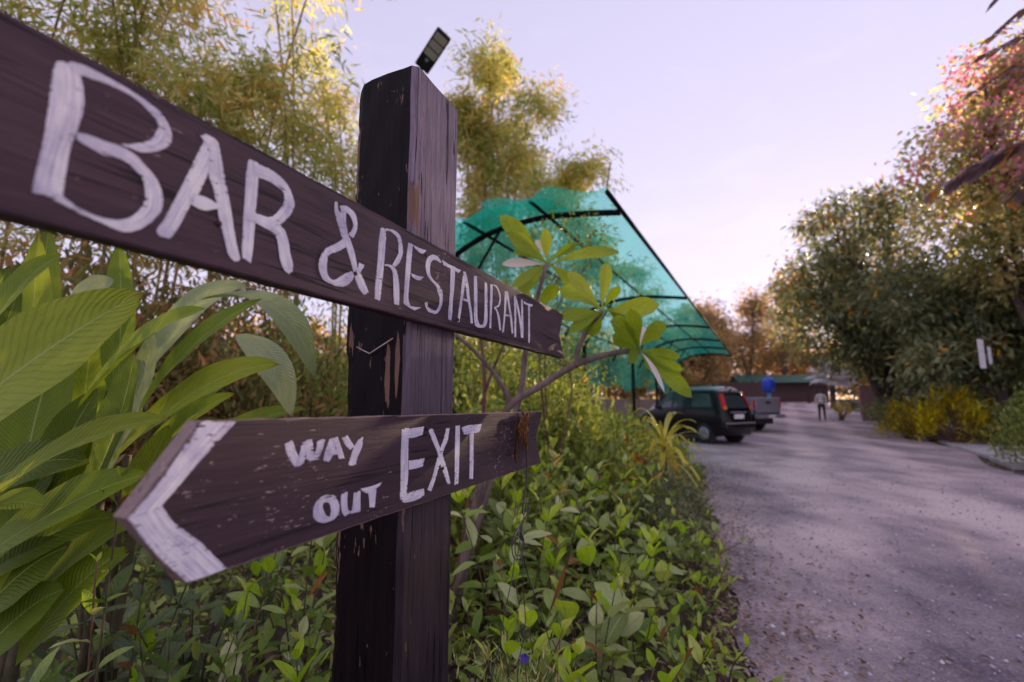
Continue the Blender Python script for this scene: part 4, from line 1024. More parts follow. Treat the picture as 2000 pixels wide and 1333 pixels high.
for ci, (cn, lst) in enumerate(PLR):
    cx, cy, cd = CEN[cn]
    for i, (tx, ty, w, pale) in enumerate(lst):
        rs = random.Random(ci*100+i)
        d1 = cd + rs.uniform(-.16, .14)
        p0 = at(cx+rs.uniform(-3, 3), cy+rs.uniform(-4, 4), cd); p1 = at(tx, ty, d1)
        dn = Vector((rs.uniform(-.5, .5), -1, rs.uniform(-.3, .4)))
        big_leaf(pl, p0, p1, w/FPX*cd*.80, PLUM_PALE if pale else PLUM, (0, 0, rs.uniform(0, .03)), dn, 'obov', .12, .006, 14, ci*50+i)
for i, (x0, y0, x1, y1, w) in enumerate(((938, 640, 905, 590, 30), (938, 640, 965, 590, 30), (1000, 620, 1030, 590, 30), (1000, 620, 975, 580, 28), (888, 655, 880, 640, 20), (938, 642, 930, 570, 30), (1045, 610, 1010, 556, 30), (1045, 610, 1090, 560, 32), (1040, 620, 1085, 640, 30), (1000, 620, 985, 545, 26), (938, 640, 900, 560, 28))):
    big_leaf(pl, at(x0, y0, 2.5), at(x1, y1, 2.45), w/FPX*2.5, PLUM, (0, 0, .02), (.2*(i-2), -1, .3), 'obov', .12, .006, 12, 900+i)

# ---- yellow variegated plant by the road
SPIKY = leafmat('yellow_strap_leaf', [(0, (.30, .24, .05)), (.5, (.47, .36, .09)), (1, (.47, .42, .24))], .3, .45, .4, src='object', veins=(2.0, 0.0, (.22, .24, .06), .2, .10))
sp_c = at(1297, 872, 5.2)
sp = empty('strap_leaf_plant', Vector((sp_c.x, sp_c.y, 0)), 0, 'yellow variegated strap-leaved plant in front of the black car', 'plant')
g = GR(600)
mb = MB(); mb.tube([(sp_c.x, sp_c.y, -.05), (sp_c.x+.01, sp_c.y, .3), (sp_c.x, sp_c.y, sp_c.z)], [.03, .025, .02], 8); adopt(mb.build('stem', STEM, None, True), sp)
for i in range(46):
    a = i*2.399; el = R(58) - R(105)*(i/46)**.8
    L = g.uniform(.40, .56); dv = Vector((math.cos(a)*math.cos(el), math.sin(a)*math.cos(el), math.sin(el)))
    b0_ = sp_c + Vector((0, 0, .06-.28*i/46)); tip = b0_ + dv*L + Vector((0, 0, -.08))
    big_leaf(sp, b0_, tip, g.uniform(.040, .058), SPIKY, (0, 0, .13), (0, .1, 1), 'strap', .2, 0, 10, 620+i, .4)
# ---- small red-leaved plant left of it
rp = at(1212, 856, 5.0)
RED = leafmat('red_leaf', [(0, (.16, .025, .015)), (1, (.32, .07, .03))], .3, .5, .3)
bush('red_leaf_plant', 'small red-leaved plant among the roadside shrubs', 'plant', rp.x, rp.y, .22, .2, .85, 220, .10, RED, 610, .3, low=.6)
# ================================================================== near shrubs: every leaf an object
def leaf_template(name, mat, bend, fold, ratio, tipw=.5):
    V = []; F = []; UV = []; n = 7; cols = 5
    for i in range(n+1):
        t = i/n
        w = max(.03, math.sin(math.pi*min(1, t**.92))**.85)*ratio*.5 if i not in (0, n) else .004
        zc = -bend*t*t
        for c in range(cols):
            s = c/(cols-1)*2-1
            V.append((s*w, t, zc + fold*abs(s)*w + .012*math.sin(t*14+s*2)*abs(s))); UV.append((s*.5+.5, t))
    for i in range(n):
        for c in range(cols-1):
            a = i*cols+c; F.append((a, a+1, a+cols+1, a+cols))
    me = bpy.data.meshes.new(name); me.from_pydata(V, [], F); me.update()
    me.materials.append(mat); me.polygons.foreach_set('use_smooth', [True]*len(F))
    ul = me.uv_layers.new(name='UVMap'); idx = np.empty(len(me.loops), np.int32); me.loops.foreach_get('vertex_index', idx)
    ul.data.foreach_set('uv', np.asarray(UV, np.float32)[idx].ravel())
    return me
VG = (9.0, 5.0, (.20, .24, .13), .30, .022)
L_MID = leafmat('shrub_leaf', [(0, (.075, .125, .028)), (.45, (.165, .225, .055)), (.8, (.28, .335, .13)), (1, (.42, .45, .26))], .30, .45, .28, src='object', veins=VG)
L_TIP = leafmat('young_shrub_leaf', [(0, (.20, .31, .03)), (.6, (.30, .41, .055)), (1, (.45, .52, .17))], .36, .45, .25, src='object', veins=VG)
L_DARK = leafmat('dark_shrub_leaf', [(0, (.048, .072, .032)), (.5, (.105, .138, .060)), (.9, (.17, .20, .10)), (1, (.24, .26, .16))], .22, .38, .5, src='object', veins=(8.0, 4.0, (.11, .14, .085), .3, .022))
L_DARKT = leafmat('dark_shrub_tip', [(0, (.07, .105, .035)), (1, (.14, .19, .06))], .3, .4, .45, src='object', veins=(8.0, 4.0, (.15, .18, .09), .3, .022))
def family(nm, mat, ratio): return [leaf_template(nm, mat, b, f, ratio*r) for b, f, r in ((.10, .35, 1), (.25, .2, .9), (.02, .5, 1.1), (.38, .3, 1))]
BROWN_FAM = family('leaf', M_DRY, .36)
L_BROAD = leafmat('broad_shrub_leaf', [(0, (.11, .15, .05)), (.5, (.22, .26, .10)), (1, (.38, .40, .22))], .28, .42, .3, src='object', veins=(8.0, 5.0, (.34, .36, .22), .45, .03))
FAM = {'broad': (family('leaf', L_BROAD, .60), family('leaf', L_TIP, .62)), 'pale': (family('leaf', L_MID, .42), family('leaf', L_TIP, .44)), 'dark': (family('leaf', L_DARK, .40), family('leaf', L_DARKT, .40))}

def fmat(p, d, nrm, s):
    y = d.normalized(); x = y.cross(nrm)
    if x.length < 1e-4: x = Vector((1, 0, 0))
    x.normalize(); z = x.cross(y)
    return Matrix(((x.x*s, y.x*s, z.x*s, p.x), (x.y*s, y.y*s, z.y*s, p.y), (x.z*s, y.z*s, z.z*s, p.z), (0, 0, 0, 1)))

def shrub(label, x, y, h, stems, spread, fam, leaf, seed, group, node=.08, name='leafy_shrub', maxl=110):
    rs = random.Random(seed); t = empty(name, (x, y, 0), rs.uniform(0, 6.28), label, 'shrub', group)
    mid, tip = FAM[fam]; cnt = 0
    for si in range(stems):
        a = 6.283*si/stems + rs.uniform(-.5, .5); o = spread*rs.uniform(.25, 1.0); hh = h*rs.uniform(.62, 1.0)
        S = spline([(.02*math.cos(a), .02*math.sin(a), -.03), (o*.35*math.cos(a), o*.35*math.sin(a), hh*.5), (o*math.cos(a), o*math.sin(a), hh)], 8)
        mb = MB(); mb.tube(S, [.0042*(1-.6*i/len(S)) for i in range(len(S))], 5); mb.build('stem', STEM if rs.random() < .6 else TWIG, t, True)
        nn = max(3, int(hh*.86/node)); tw = rs.uniform(0, 3)
        for k in range(nn):
            u = 1 - k/nn*.86
            if u < .12: continue
            p = Vector(S[min(len(S)-1, int(u*(len(S)-1)+.5))])
            tg = Vector(S[min(len(S)-1, int(u*(len(S)-1))+1)]) - Vector(S[max(0, int(u*(len(S)-1))-1)]); tg.normalize()
            for s in (0, 1):
                if k > 2 and rs.random() < .12: continue
                if cnt >= maxl: break
                an = tw + k*1.571 + s*3.1416 + rs.uniform(-.35, .35)
                el = (R(62) if k == 0 else R(48) if k == 1 else R(rs.uniform(-25, 42))) + R(rs.uniform(-12, 12))
                d = Vector((math.cos(an)*math.cos(el), math.sin(an)*math.cos(el), math.sin(el))) + tg*.25
                L = leaf*(.5 if k == 0 else .8 if k == 1 else 1.0)*rs.uniform(.6, 1.3)
                me = (BROWN_FAM if rs.random() < .03 else tip if k < 2 and rs.random() < .7 else mid)[rs.randrange(4)]
                link('leaf', me, t, fmat(p, d, Vector((rs.uniform(-.3, .3), rs.uniform(-.3, .3), 1)), L)); cnt += 1
    return t
ORD = ['first', 'second', 'third', 'fourth', 'fifth', 'sixth', 'seventh', 'eighth']
PALE_ROWS = [('front', 1.38, (-.02, .13, .28, .42), (.64, .62, .50, .36), 'pale-leaved shrub in the front row'),
             ('second', 1.85, (-.06, .06, .27, .48, .68), (.94, .93, .78, .56, .34), 'pale-leaved shrub in the second row'),
             ('third', 2.45, (-.02, .22, .46, .70, .94), (.92, .88, .76, .60, .40), 'pale-leaved shrub in the third row'),
             ('fourth', 3.15, (.10, .38, .66, .94, 1.2), (1.0, .94, .84, .66, .45), 'pale-leaved shrub in the fourth row')]
for r, (row, Y, X, Hh, lab) in enumerate(PALE_ROWS):
    for i, (x, h) in enumerate(zip(X, Hh)):
        rs = random.Random(r*20+i)
        shrub(f'{lab} right of the post, {ORD[i]} from the post', x+rs.uniform(-.03, .03), Y+rs.uniform(-.12, .12), h, 6 if r < 2 else 7, .22+.05*r, 'broad' if (r*5+i) % 3 == 1 else 'pale', .135 if (r*5+i) % 3 == 1 else .105, 2000+r*20+i, 'pale-leaved shrubs between the post and the road', maxl=100)
# shrubs reaching out over the gravel
for i, (x, y, h, lab) in enumerate(((.86, 2.02, .30, 'small pale shrub leaning furthest out over the gravel'), (.72, 1.62, .26, 'small pale shrub at the gravel edge near the bottom of the photo'), (1.22, 2.9, .34, 'small pale shrub at the gravel edge beside the small-leaved bush'))):
    shrub(lab, x, y, h, 4, .20, 'pale', .075, 2200+i, 'pale-leaved shrubs between the post and the road', maxl=40)
for i, (px, d, h, lab) in enumerate(((640, 1.35, .62, 'dark shrub touching the left side of the post'), (560, 1.25, .66, 'dark-leaved shrub below the word OUT'), (480, 1.42, .76, 'dark-leaved shrub just right of the lower arrow edge'), (385, 1.22, .66, 'dark-leaved shrub directly below the arrow tip'),
                                    (300, 1.38, .80, 'dark shrub left of the arrow tip, under the heliconia'), (215, 1.16, .62, 'dark shrub at the bottom left, second from the corner'), (120, 1.10, .60, 'dark shrub in the bottom left corner'), (20, 1.22, .70, 'dark shrub cut by the left edge of the photo'),
                                    (610, 1.75, .88, 'taller shrub behind the exit board, left of the post'), (420, 1.8, .80, 'shrub in the shade behind the arrow tip'), (250, 1.7, .78, 'shrub in the shade at the foot of the heliconia'), (540, 2.3, .85, 'shrub far behind the exit board'))):
    p = at(px, 782, d)
    shrub(lab, p.x, d, h, 6, .24, 'dark' if i not in (0, 2, 8) else 'pale', .105 if i != 5 else .125, 2300+i, 'dark-leaved shrubs left of the post', maxl=100)
for i, (px, d, h, lab) in enumerate(((60, .92, .70, 'large-leaved dark shrub in the very corner at the bottom left'), (170, .98, .60, 'large-leaved dark shrub below the heliconia, right of the corner shrub'))):
    shrub(lab, at(px, 782, d).x, d, h, 5, .16, 'dark', .135, 2380+i, 'dark-leaved shrubs left of the post', maxl=60)
# tall slender sprig by the heliconia
shrub('slender sprig standing up in front of the heliconia leaves', at(240, 782, 1.02).x, 1.02, 1.10, 2, .05, 'pale', .06, 2400, 'dark-leaved shrubs left of the post', maxl=30)

# needle-leaved herb with a violet flower at the foot of the post
NEEDLE = leafmat('needle_leaf', [(0, (.12, .15, .05)), (.6, (.24, .26, .11)), (.9, (.36, .30, .17)), (1, (.34, .16, .07))], .3, .5, .3)
hb = bush('needle_herb', 'needle-leaved herb at the foot of the post on the right', 'herb', at(965, 782, 1.22).x, 1.22, .20, .15, .52, 1500, .035, NEEDLE, 2500, .12, None, 'blade', 14, .55)
bush('needle_herb', 'second tuft of needle-leaved herb, below the hanging cord', 'herb', at(1075, 782, 1.28).x, 1.28, .15, .12, .46, 900, .035, NEEDLE, 2501, .12, None, 'blade', 12, .55)
VIOLET = plain('violet_petal', (.07, .03, .30), .6, scale=60)
fl = empty('violet_flower', at(1024, 1285, 1.18), 0, 'tiny violet flower among the needle leaves', 'flower')
for k in range(5):
    a = k*1.2566; c = fl.location
    d = Vector((math.cos(a), -.3, math.sin(a)))
    big_leaf(fl, c, c+d*.012, .010, VIOLET, (0, 0, 0), (0, -1, .4), 'obov', .1, 0, 5, k, name='petal')
mb = MB(); q = fl.location; mb.tube([tuple(q), (q.x+.01, q.y+.02, q.z-.1), (q.x+.01, q.y+.04, .05)], .0015, 5); adopt(mb.build('stalk', STEM, None), fl)

for i, (a, b, w, lab) in enumerate((((1072, 1200, 1.7), (1106, 1100, 1.66), .012, 'dry orange blade standing among the pale shrubs'), ((600, 1170, 1.3), (640, 1120, 1.25), .012, 'orange dry blade under the exit board'), ((1180, 1290, 1.5), (1110, 1255, 1.5), .010, 'bent brown twig leaf low in the bed'))):
    t_ = empty('dry_grass', at(*b), 0, lab, 'dry leaf'); t_['kind'] = 'thing'; big_leaf(t_, at(*a), at(*b), w, M_DRY, (.01, 0, .02), (0, -1, .2), 'lance', .2, 0, 10, i, name='blade')
# lower fill along the bed
FILL = [(1.0, 3.75, .45, .45, .50, FINE, .035, 5200, 'grey small-leaved bush overhanging the gravel'), (1.35, 4.6, .5, .5, .55, FINE, .04, 4600, 'grey small-leaved bush nearer the yellow strap-leaved plant'),
        (.45, 3.9, .7, .5, 1.0, HEDGE, .075, 3600, 'leafy bush behind the pale shrubs, left of the small-leaved bush'), (.8, 5.0, .6, .6, .78, HEDGE, .075, 3000, 'leafy bush left of the yellow strap-leaved plant'), (2.2, 7.2, .55, .5, .62, HEDGE, .075, 2000, 'low bush behind the yellow strap-leaved plant'),
        (-.15, 3.0, .5, .5, 1.05, HEDGE, .075, 2600, 'leafy bush just right of the post behind the exit board'), (1.55, 6.2, .6, .5, .6, HEDGE, .07, 2400, 'bush in front of the nose of the black car, behind the red leaves')]
for i, (x, y, rx, ry, h, m_, sz, n, lab) in enumerate(FILL):
    bush('garden_bush', lab, 'bush', x, y, rx, ry, h, n, sz, m_, 2600+i, .42, 'bushes in the bed beside the road')
# low ground cover hides the soil
def cover(name, label, n, seed, area, mat, hmax, size):
    g = GR(seed); P = []
    while len(P) < n:
        y = g.uniform(*area[2:]); x = g.uniform(*area[:2])
        if x < edge_x(LEFT_EDGE, y) + .04*g.normal() and not (-.25 < x < .05 and .75 < y < 1.0): P.append((x, y, hmax*g.random()**1.5*min(1, .25+(edge_x(LEFT_EDGE, y)-x)*1.5)))
    P = np.array(P); P[:, 2] = np.maximum(P[:, 2], .01); m = len(P)
    L = g.uniform(.6, 1.3, m)*size
    o = leafcloud(name, P, rdirs(g, m)+np.array([0, 0, .35]), rdirs(g, m)*.6+np.array([0, 0, 1]), L, L*.42, np.clip(g.beta(2, 2.5, m), 0, 1), mat)
    tag(o, label, 'ground cover', kind='stuff')
cover('ground_cover', 'tangled low leaves covering the bed right of the post', 9000, 2700, (-.4, 3.2, 1.0, 9.0), HEDGE, .42, .065)
cover('ground_cover', 'tangled dark leaves covering the bed left of the post', 7000, 2701, (-3.2, -.2, .95, 5.0), HEDGE, .40, .07)

# brown grass blade and fallen leaves
LITTER = leafmat('fallen_leaf', [(0, (.05, .032, .025)), (.45, (.12, .080, .062)), (.8, (.20, .145, .115)), (1, (.28, .22, .18))], .1, .8, .15)
def litter(name, label, n, seed, fn, size, mat=LITTER):
    g = GR(seed); P = np.array([fn(g) for _ in range(n)]); m = len(P)
    D = np.stack([g.normal(size=m), g.normal(size=m), g.normal(size=m)*.12], 1)
    Nn = np.stack([g.normal(size=m)*.25, g.normal(size=m)*.25, np.ones(m)], 1)
    L = g.uniform(.5, 1.4, m)*size
    tag(leafcloud(name, P, D, Nn, L, L*.45, g.random(m), mat), label, 'litter', kind='stuff')
def lit_edge(g):
    y = 1.2 + 8.5*g.random()**1.7; return (edge_x(LEFT_EDGE, y) - .12 + g.exponential(.28), y, .026+gz(y)+.012*g.random())
def lit_road(g):
    y = 1.2 + 16*g.random()**1.6; a, b = edge_x(LEFT_EDGE, y), edge_x(RIGHT_EDGE, y); return (a+(b-a)*g.random(), y, .034+gz(y)+.006*g.random())
def lit_bed(g):
    y = .9 + 4*g.random(); return (g.uniform(-2.2, edge_x(LEFT_EDGE, y)), y, .012+.03*g.random())
litter('fallen_leaves', 'brown fallen leaves gathered along the edge of the gravel', 5200, 2801, lit_edge, .034)
litter('fallen_leaves', 'scattered dry leaf bits on the gravel road', 1400, 2802, lit_road, .020)
litter('fallen_leaves', 'dry leaf litter on the soil under the shrubs', 3000, 2803, lit_bed, .06)
def pebbles(name, label, n, seed):
    g = GR(seed); oc = np.array([(1,0,0),(-1,0,0),(0,1,0),(0,-1,0),(0,0,.7),(0,0,-.7)]); fc = [(0,2,4),(2,1,4),(1,3,4),(3,0,4),(2,0,5),(1,2,5),(3,1,5),(0,3,5)]
    V = []; F = []; T = []
    for i in range(n):
        y = 1.1 + 9*g.random()**1.9; a, b = edge_x(LEFT_EDGE, y), edge_x(RIGHT_EDGE, y); x = a+(b-a)*g.random()
        s = .004+.010*g.random()**3; an = g.uniform(0, 6.28); c, sn = math.cos(an), math.sin(an)
        q = oc*s*g.uniform(.6, 1.3, 3)*g.uniform(.8, 1.2, (6, 1)); q = np.stack([q[:, 0]*c-q[:, 1]*sn, q[:, 0]*sn+q[:, 1]*c, q[:, 2]], 1) + np.array([x, y, .024+s*.4])
        F += [tuple(k+6*i for k in f) for f in fc]; V += [tuple(v) for v in q]; T += [g.random()]*6
    o = mk(name, V, F, leafmat('pebble', [(0, (.10, .09, .11)), (.6, (.28, .25, .28)), (1, (.52, .47, .47))], 0, .85, .2), None, True)
    o.data.attributes.new('tint', 'FLOAT', 'POINT').data.foreach_set('value', T)
    tag(o, label, 'gravel', kind='stuff')
pebbles('gravel', 'loose small stones on the road near the camera', 6500, 2804)

# ================================================================== carport with green shade net
PHI = R(28.94); EA = Vector((math.sin(PHI), math.cos(PHI), 0)); MA = Vector((math.cos(PHI), -math.sin(PHI), 0))
def cpt(s, lat, z): p = EA*s + MA*lat; return Vector((p.x, p.y, z))
M_STEEL = plain('black_steel', (.012, .010, .013), .85, .0, .15, scale=14, var=.3)
def net_material():
    m, nt, out = newmat('green_shade_net')
    tc = N(nt, 'ShaderNodeTexCoord'); O = tc.outputs['Object']
    n1 = noise(nt, mapped(nt, O, (1, 1, 1)), 1.4, 4, .6); n2 = noise(nt, mapped(nt, O, (1.0, 6.0, 1.0)), 6.0, 3, .6)
    c = ramp(nt, n1, [(.3, (.012, .34, .25)), (.7, (.02, .48, .37))]).outputs[0]
    d = N(nt, 'ShaderNodeBsdfDiffuse'); t = N(nt, 'ShaderNodeBsdfTranslucent'); nt.links.new(c, d.inputs[0])
    nt.links.new(mixc(nt, 1.0, c, (1.6, 1.6, 1.6), 'MULTIPLY'), t.inputs[0])
    mx = N(nt, 'ShaderNodeMixShader'); mx.inputs[0].default_value = .6; nt.links.new(d.outputs[0], mx.inputs[1]); nt.links.new(t.outputs[0], mx.inputs[2])
    tr = N(nt, 'ShaderNodeBsdfTransparent'); tr.inputs[0].default_value = (.52, .93, .82, 1)
    ms = N(nt, 'ShaderNodeMixShader')
    f = N(nt, 'ShaderNodeMapRange'); nt.links.new(math_(nt, 'ADD', math_(nt, 'MULTIPLY', n1, .6), math_(nt, 'MULTIPLY', n2, .4)), f.inputs[0])
    f.inputs[1].default_value = .3; f.inputs[2].default_value = .7; f.inputs[3].default_value = .33; f.inputs[4].default_value = .47
    nt.links.new(f.outputs[0], ms.inputs[0]); nt.links.new(tr.outputs[0], ms.inputs[1]); nt.links.new(mx.outputs[0], ms.inputs[2])
    nt.links.new(ms.outputs[0], out.inputs[0]); return m
M_NET = net_material()
PROF = [(-1.24, 3.2), (-1.66, 3.27), (-2.09, 3.32), (-2.5, 3.315), (-2.86, 3.27), (-3.15, 3.18), (-3.42, 3.05), (-3.75, 2.76), (-4.0, 2.38)]
RIBS = [4.65, 9.4, 13.57, 16.85, 19.7, 22.9]
carport = empty('carport', cpt(13.5, -3.4, 0), 0, 'curved carport of black steel ribs covered with green shade net', 'carport')
pf_ = spline(PROF, 4)
for s in RIBS:
    mb = MB(); mb.tube([tuple(cpt(s, a, z)) for a, z in pf_], 0.036 if s < 5 else .034, 8); adopt(mb.build('rib', M_STEEL, None, True), carport)
    mb = MB(); mb.tube([cpt(s, -3.40, -.05), cpt(s, -3.40, 1.5), cpt(s, -3.40, 3.04)], .045, 10); adopt(mb.build('post', M_STEEL, None, True), carport)
    mb = MB(); mb.tube([cpt(s, -3.40, 2.35), cpt(s, -2.75, 3.26)], .020, 8); adopt(mb.build('brace', M_STEEL, None, True), carport)
for a, z, r in ((-1.24, 3.2, .026), (-2.09, 3.29, .020), (-2.95, 3.225, .020), (-3.72, 2.77, .02)):
    mb = MB(); mb.tube([tuple(cpt(s, a, z+.035)) for s in np.linspace(4.18, 23.0, 20)], r, 8); adopt(mb.build('purlin', M_STEEL, None, True), carport)
# the net: sags between the ribs, hangs as a curtain at the back
V = []; F = []; g = GR(700)
ss = list(np.linspace(4.15, 23.05, 76)); pr = spline(PROF + [(-4.06, 2.0), (-4.05, 1.55)], 4); npr = len(pr)
for i, s in enumerate(ss):
    k = min((abs(s-q) for q in RIBS)); sag = min(1, k/1.6)
    for j, (a, z) in enumerate(pr):
        u = j/(npr-1)
        dz = .075 - .07*sag*math.sin(math.pi*min(1, u*1.35))*(1 if u < .74 else 0)
        w = .006*math.sin(s*3.1+j*1.3)
        se = s + (.10*math.sin(j*.9)-.06*(u*3 % 1) if i == 0 else 0)
        cur = 0 if u < .8 else .05*math.sin(s*5.3)+.03*math.sin(s*11)
        zz = z+dz+w + (0 if u < .97 else .10*math.sin(s*1.9)+.05*math.sin(s*6))
        V.append(cpt(se, a-(.05 if u > .7 else 0)+cur, zz))
for i in range(len(ss)-1):
    for j in range(npr-1):
        if j > npr-9 and ss[i] < 7.6: continue
        a = i*npr+j; F.append((a, a+1, a+npr+1, a+npr))
adopt(mk('shade_net', V, F, M_NET, None, True), carport)
# doubled net along the near end
V = []; F = []
for i, s in enumerate(np.linspace(4.08, 4.75, 5)):
    for j, (a, z) in enumerate(pf_[6:]):
        V.append(cpt(s+.03*math.sin(j*.7), a, z+.10+.008*math.sin(j*1.1+i) - .03*(4-i)))
nj = len(pf_)-6
for i in range(4):
    for j in range(nj-1):
        a = i*nj+j; F.append((a, a+1, a+nj+1, a+nj))
adopt(mk('net_hem', V, F, M_NET, None, True), carport)
mb = MB(); mb.tube([cpt(4.15, -1.24, 3.2), cpt(4.13, -1.21, 3.36), cpt(4.12, -1.18, 3.5)], .005, 5); adopt(mb.build('wire_end', M_STEEL, None), carport)

# ================================================================== street lamp behind the post
M_HOUSING = plain('lamp_housing', (.030, .026, .030), .45, .2, scale=20)
M_LED = plain('led_panel', (.55, .52, .42), .3, 0, scale=30, var=.08)
LA, LB = at(822, 136, 5.55), at(868, 66, 5.15)
ax = (LB-LA).normalized(); toc = (EYE-LA).normalized(); sdv = ax.cross(toc).normalized(); dn = sdv.cross(ax).normalized()
if dn.dot(toc) < 0: dn = -dn
foot = at(800, 782, 5.9); foot.z = 0
lamp = empty('street_lamp', foot, 0, 'dark solar street lamp head tilted above the top of the post', 'street lamp')
def lampbox(name, a0, a1, s0, s1, d0, d1, mat, bev=.0):
    mb = MB(); Mx = Matrix((( sdv.x, ax.x, dn.x, LA.x), (sdv.y, ax.y, dn.y, LA.y), (sdv.z, ax.z, dn.z, LA.z), (0, 0, 0, 1)))
    mb.box((s0, a0, d0), (s1, a1, d1), Mx); return adopt(mb.build(name, mat, None, False, bev), lamp)
LL = (LB-LA).length
lampbox('housing', 0, LL, -.105, .105, -.05, 0, M_HOUSING, .018)
for k in range(3): lampbox('led_panel', LL*(.36+.2*k), LL*(.36+.2*k)+LL*.17, -.082, .082, .0005, .006, M_LED, .002)
lampbox('sensor', LL*.24, LL*.30, -.02, .02, .0005, .02, plain('sensor_lens', (.25, .45, .36), .3), .004)
mb = MB(); j0 = LA - ax*.02 - dn*.025; mb.tube([tuple(foot + Vector((0, 0, -.1))), (foot.x, foot.y, j0.z-.9), (foot.x+.01, foot.y-.04, j0.z-.35), tuple(j0), tuple(j0+ax*.12)], [.045, .04, .03, .026, .026], 10)
adopt(mb.build('pole', M_HOUSING, None, True), lamp)

# ================================================================== vehicles
M_GLASS = plain('car_glass', (.035, .045, .050), .08, .0, .8, var=.05)
M_TYRE = plain('tyre', (.018, .017, .018), .85, scale=30)
M_RIM = plain('wheel_rim', (.30, .29, .31), .4, .6, scale=30)
M_BLACKP = plain('black_car_paint', (.006, .004, .006), .3, 0, .3, var=.3, scale=3, coat=.15)
M_SILVER = plain('silver_car_paint', (.36, .35, .39), .35, .5, .5, var=.06, scale=3, coat=.4)
M_GREYP = plain('grey_car_paint', (.36, .34, .40), .4, .4, .5, var=.08, scale=3, coat=.3)
M_TRIM = plain('dark_trim', (.03, .027, .030), .6, scale=20)
M_BUMP = plain('bumper_strip', (.24, .20, .22), .5, scale=10)
M_REDL = plain('red_lens', (.55, .03, .03), .25, scale=20); M_AMBER = plain('amber_lens', (.65, .20, .03), .25, scale=20)
M_PLATE = plain('number_plate', (.72, .70, .72), .4, scale=20, var=.05)

class Loft:
    """car body lofted through stations (y, bottom, belt, top, half width, half width at top, rear shear)"""
    def __init__(s, st): s.st = st
    def at(s, y):
        st = s.st
        for a, b in zip(st, st[1:]):
            if y <= b[0]:
                t = (y-a[0])/(b[0]-a[0]); return [p+(q-p)*t for p, q in zip(a, b)]
        return list(st[-1])
    def ring(s, q):
        y, zb, zm, zt, hw, ht, sh = q
        P = [(0, zb), (hw*.86, zb), (hw*.97, zb+.08), (hw, (zb+zm)*.5), (hw*.985, zm-.05), (hw*.965, zm), (hw*.965+(ht-hw*.965)*.5, zm+(zt-zm-.05)*.5), (ht, zt-.05), (ht*.9, zt-.015), (ht*.5, zt), (0, zt+.006)]
        f = lambda z: y + sh*max(0, (z-zm))/max(.01, zt-zm)
        return [(x, f(z), z) for x, z in P] + [(-x, f(z), z) for x, z in P[-2:0:-1]]
    def side(s, y, v, sgn, off=.006):
        q = s.at(y); _, zb, zm, zt, hw, ht, sh = q
        x = hw*.965+(ht-hw*.965)*v; z = zm+(zt-zm-.05)*v
        return (sgn*(x+off), y+sh*v, z)
    def mesh(s):
        V = []; F = []
        for q in s.st: V += s.ring(q)
        n = 20
        for i in range(len(s.st)-1):
            for k in range(n):
                a = i*n+k; b = i*n+(k+1) % n; F.append((a, b, b+n, a+n))
        F.append(tuple(range(n-1, -1, -1))); F.append(tuple(range((len(s.st)-1)*n, len(s.st)*n)))
        return V, F
def window(L, sgn, y0a, y0b, y1a, y1b, v0, v1, parent, name='side_window'):
    """y0a..y1a along the sill, y0b..y1b along the top"""
    V = []; F = []
    for i in range(5):
        t = i/4
        for j in range(3):
            u = j/2; v = v0+(v1-v0)*u
            y = (y0a+(y1a-y0a)*t)*(1-u) + (y0b+(y1b-y0b)*t)*u
            V.append(L.side(y, v, sgn))
    for i in range(4):
        for j in range(2):
            a = i*3+j; q = (a, a+1, a+4, a+3); F.append(q if sgn < 0 else q[::-1])
    return mk(name, V, F, M_GLASS, parent, True)
def wheel(parent, x, y, r, w, sgn):
    Mx = Matrix.Translation((x, y, r)) @ Matrix.Rotation(R(90), 4, 'Y')
    mb = MB(); mb.lathe([(r*.62, -w/2), (r*.93, -w/2), (r, -w*.3), (r, w*.3), (r*.93, w/2), (r*.62, w/2)], 28, Mx); tw = mb.build('wheel', M_TYRE, parent, True)
    mb = MB(); o = sgn*(w/2-.012); mb.lathe([(.001, o-.02), (r*.62, o-.02), (r*.62, o+.004), (r*.55, o), (r*.2, o+.004), (.001, o+.012)], 24, Mx); mb.build('rim', M_RIM, tw, True)
    mb = MB()
    for k in range(7):
        a = k*2*math.pi/7
        mb.tube([Mx @ Vector((r*.12*math.cos(a), r*.12*math.sin(a), o+sgn*.012)), Mx @ Vector((r*.58*math.cos(a), r*.58*math.sin(a), o+sgn*.010))], .022, 5)
    mb.build('spokes', M_RIM, tw, True)
    mb = MB(); Ma = Matrix.Translation((x-sgn*.02, y, r)) @ Matrix.Rotation(R(90), 4, 'Y'); mb.lathe([(.01, -w*.4), (r*1.16, -w*.4), (r*1.16, w*.36), (.01, w*.36)], 28, Ma); mb.build('wheel_arch', M_TRIM, parent)

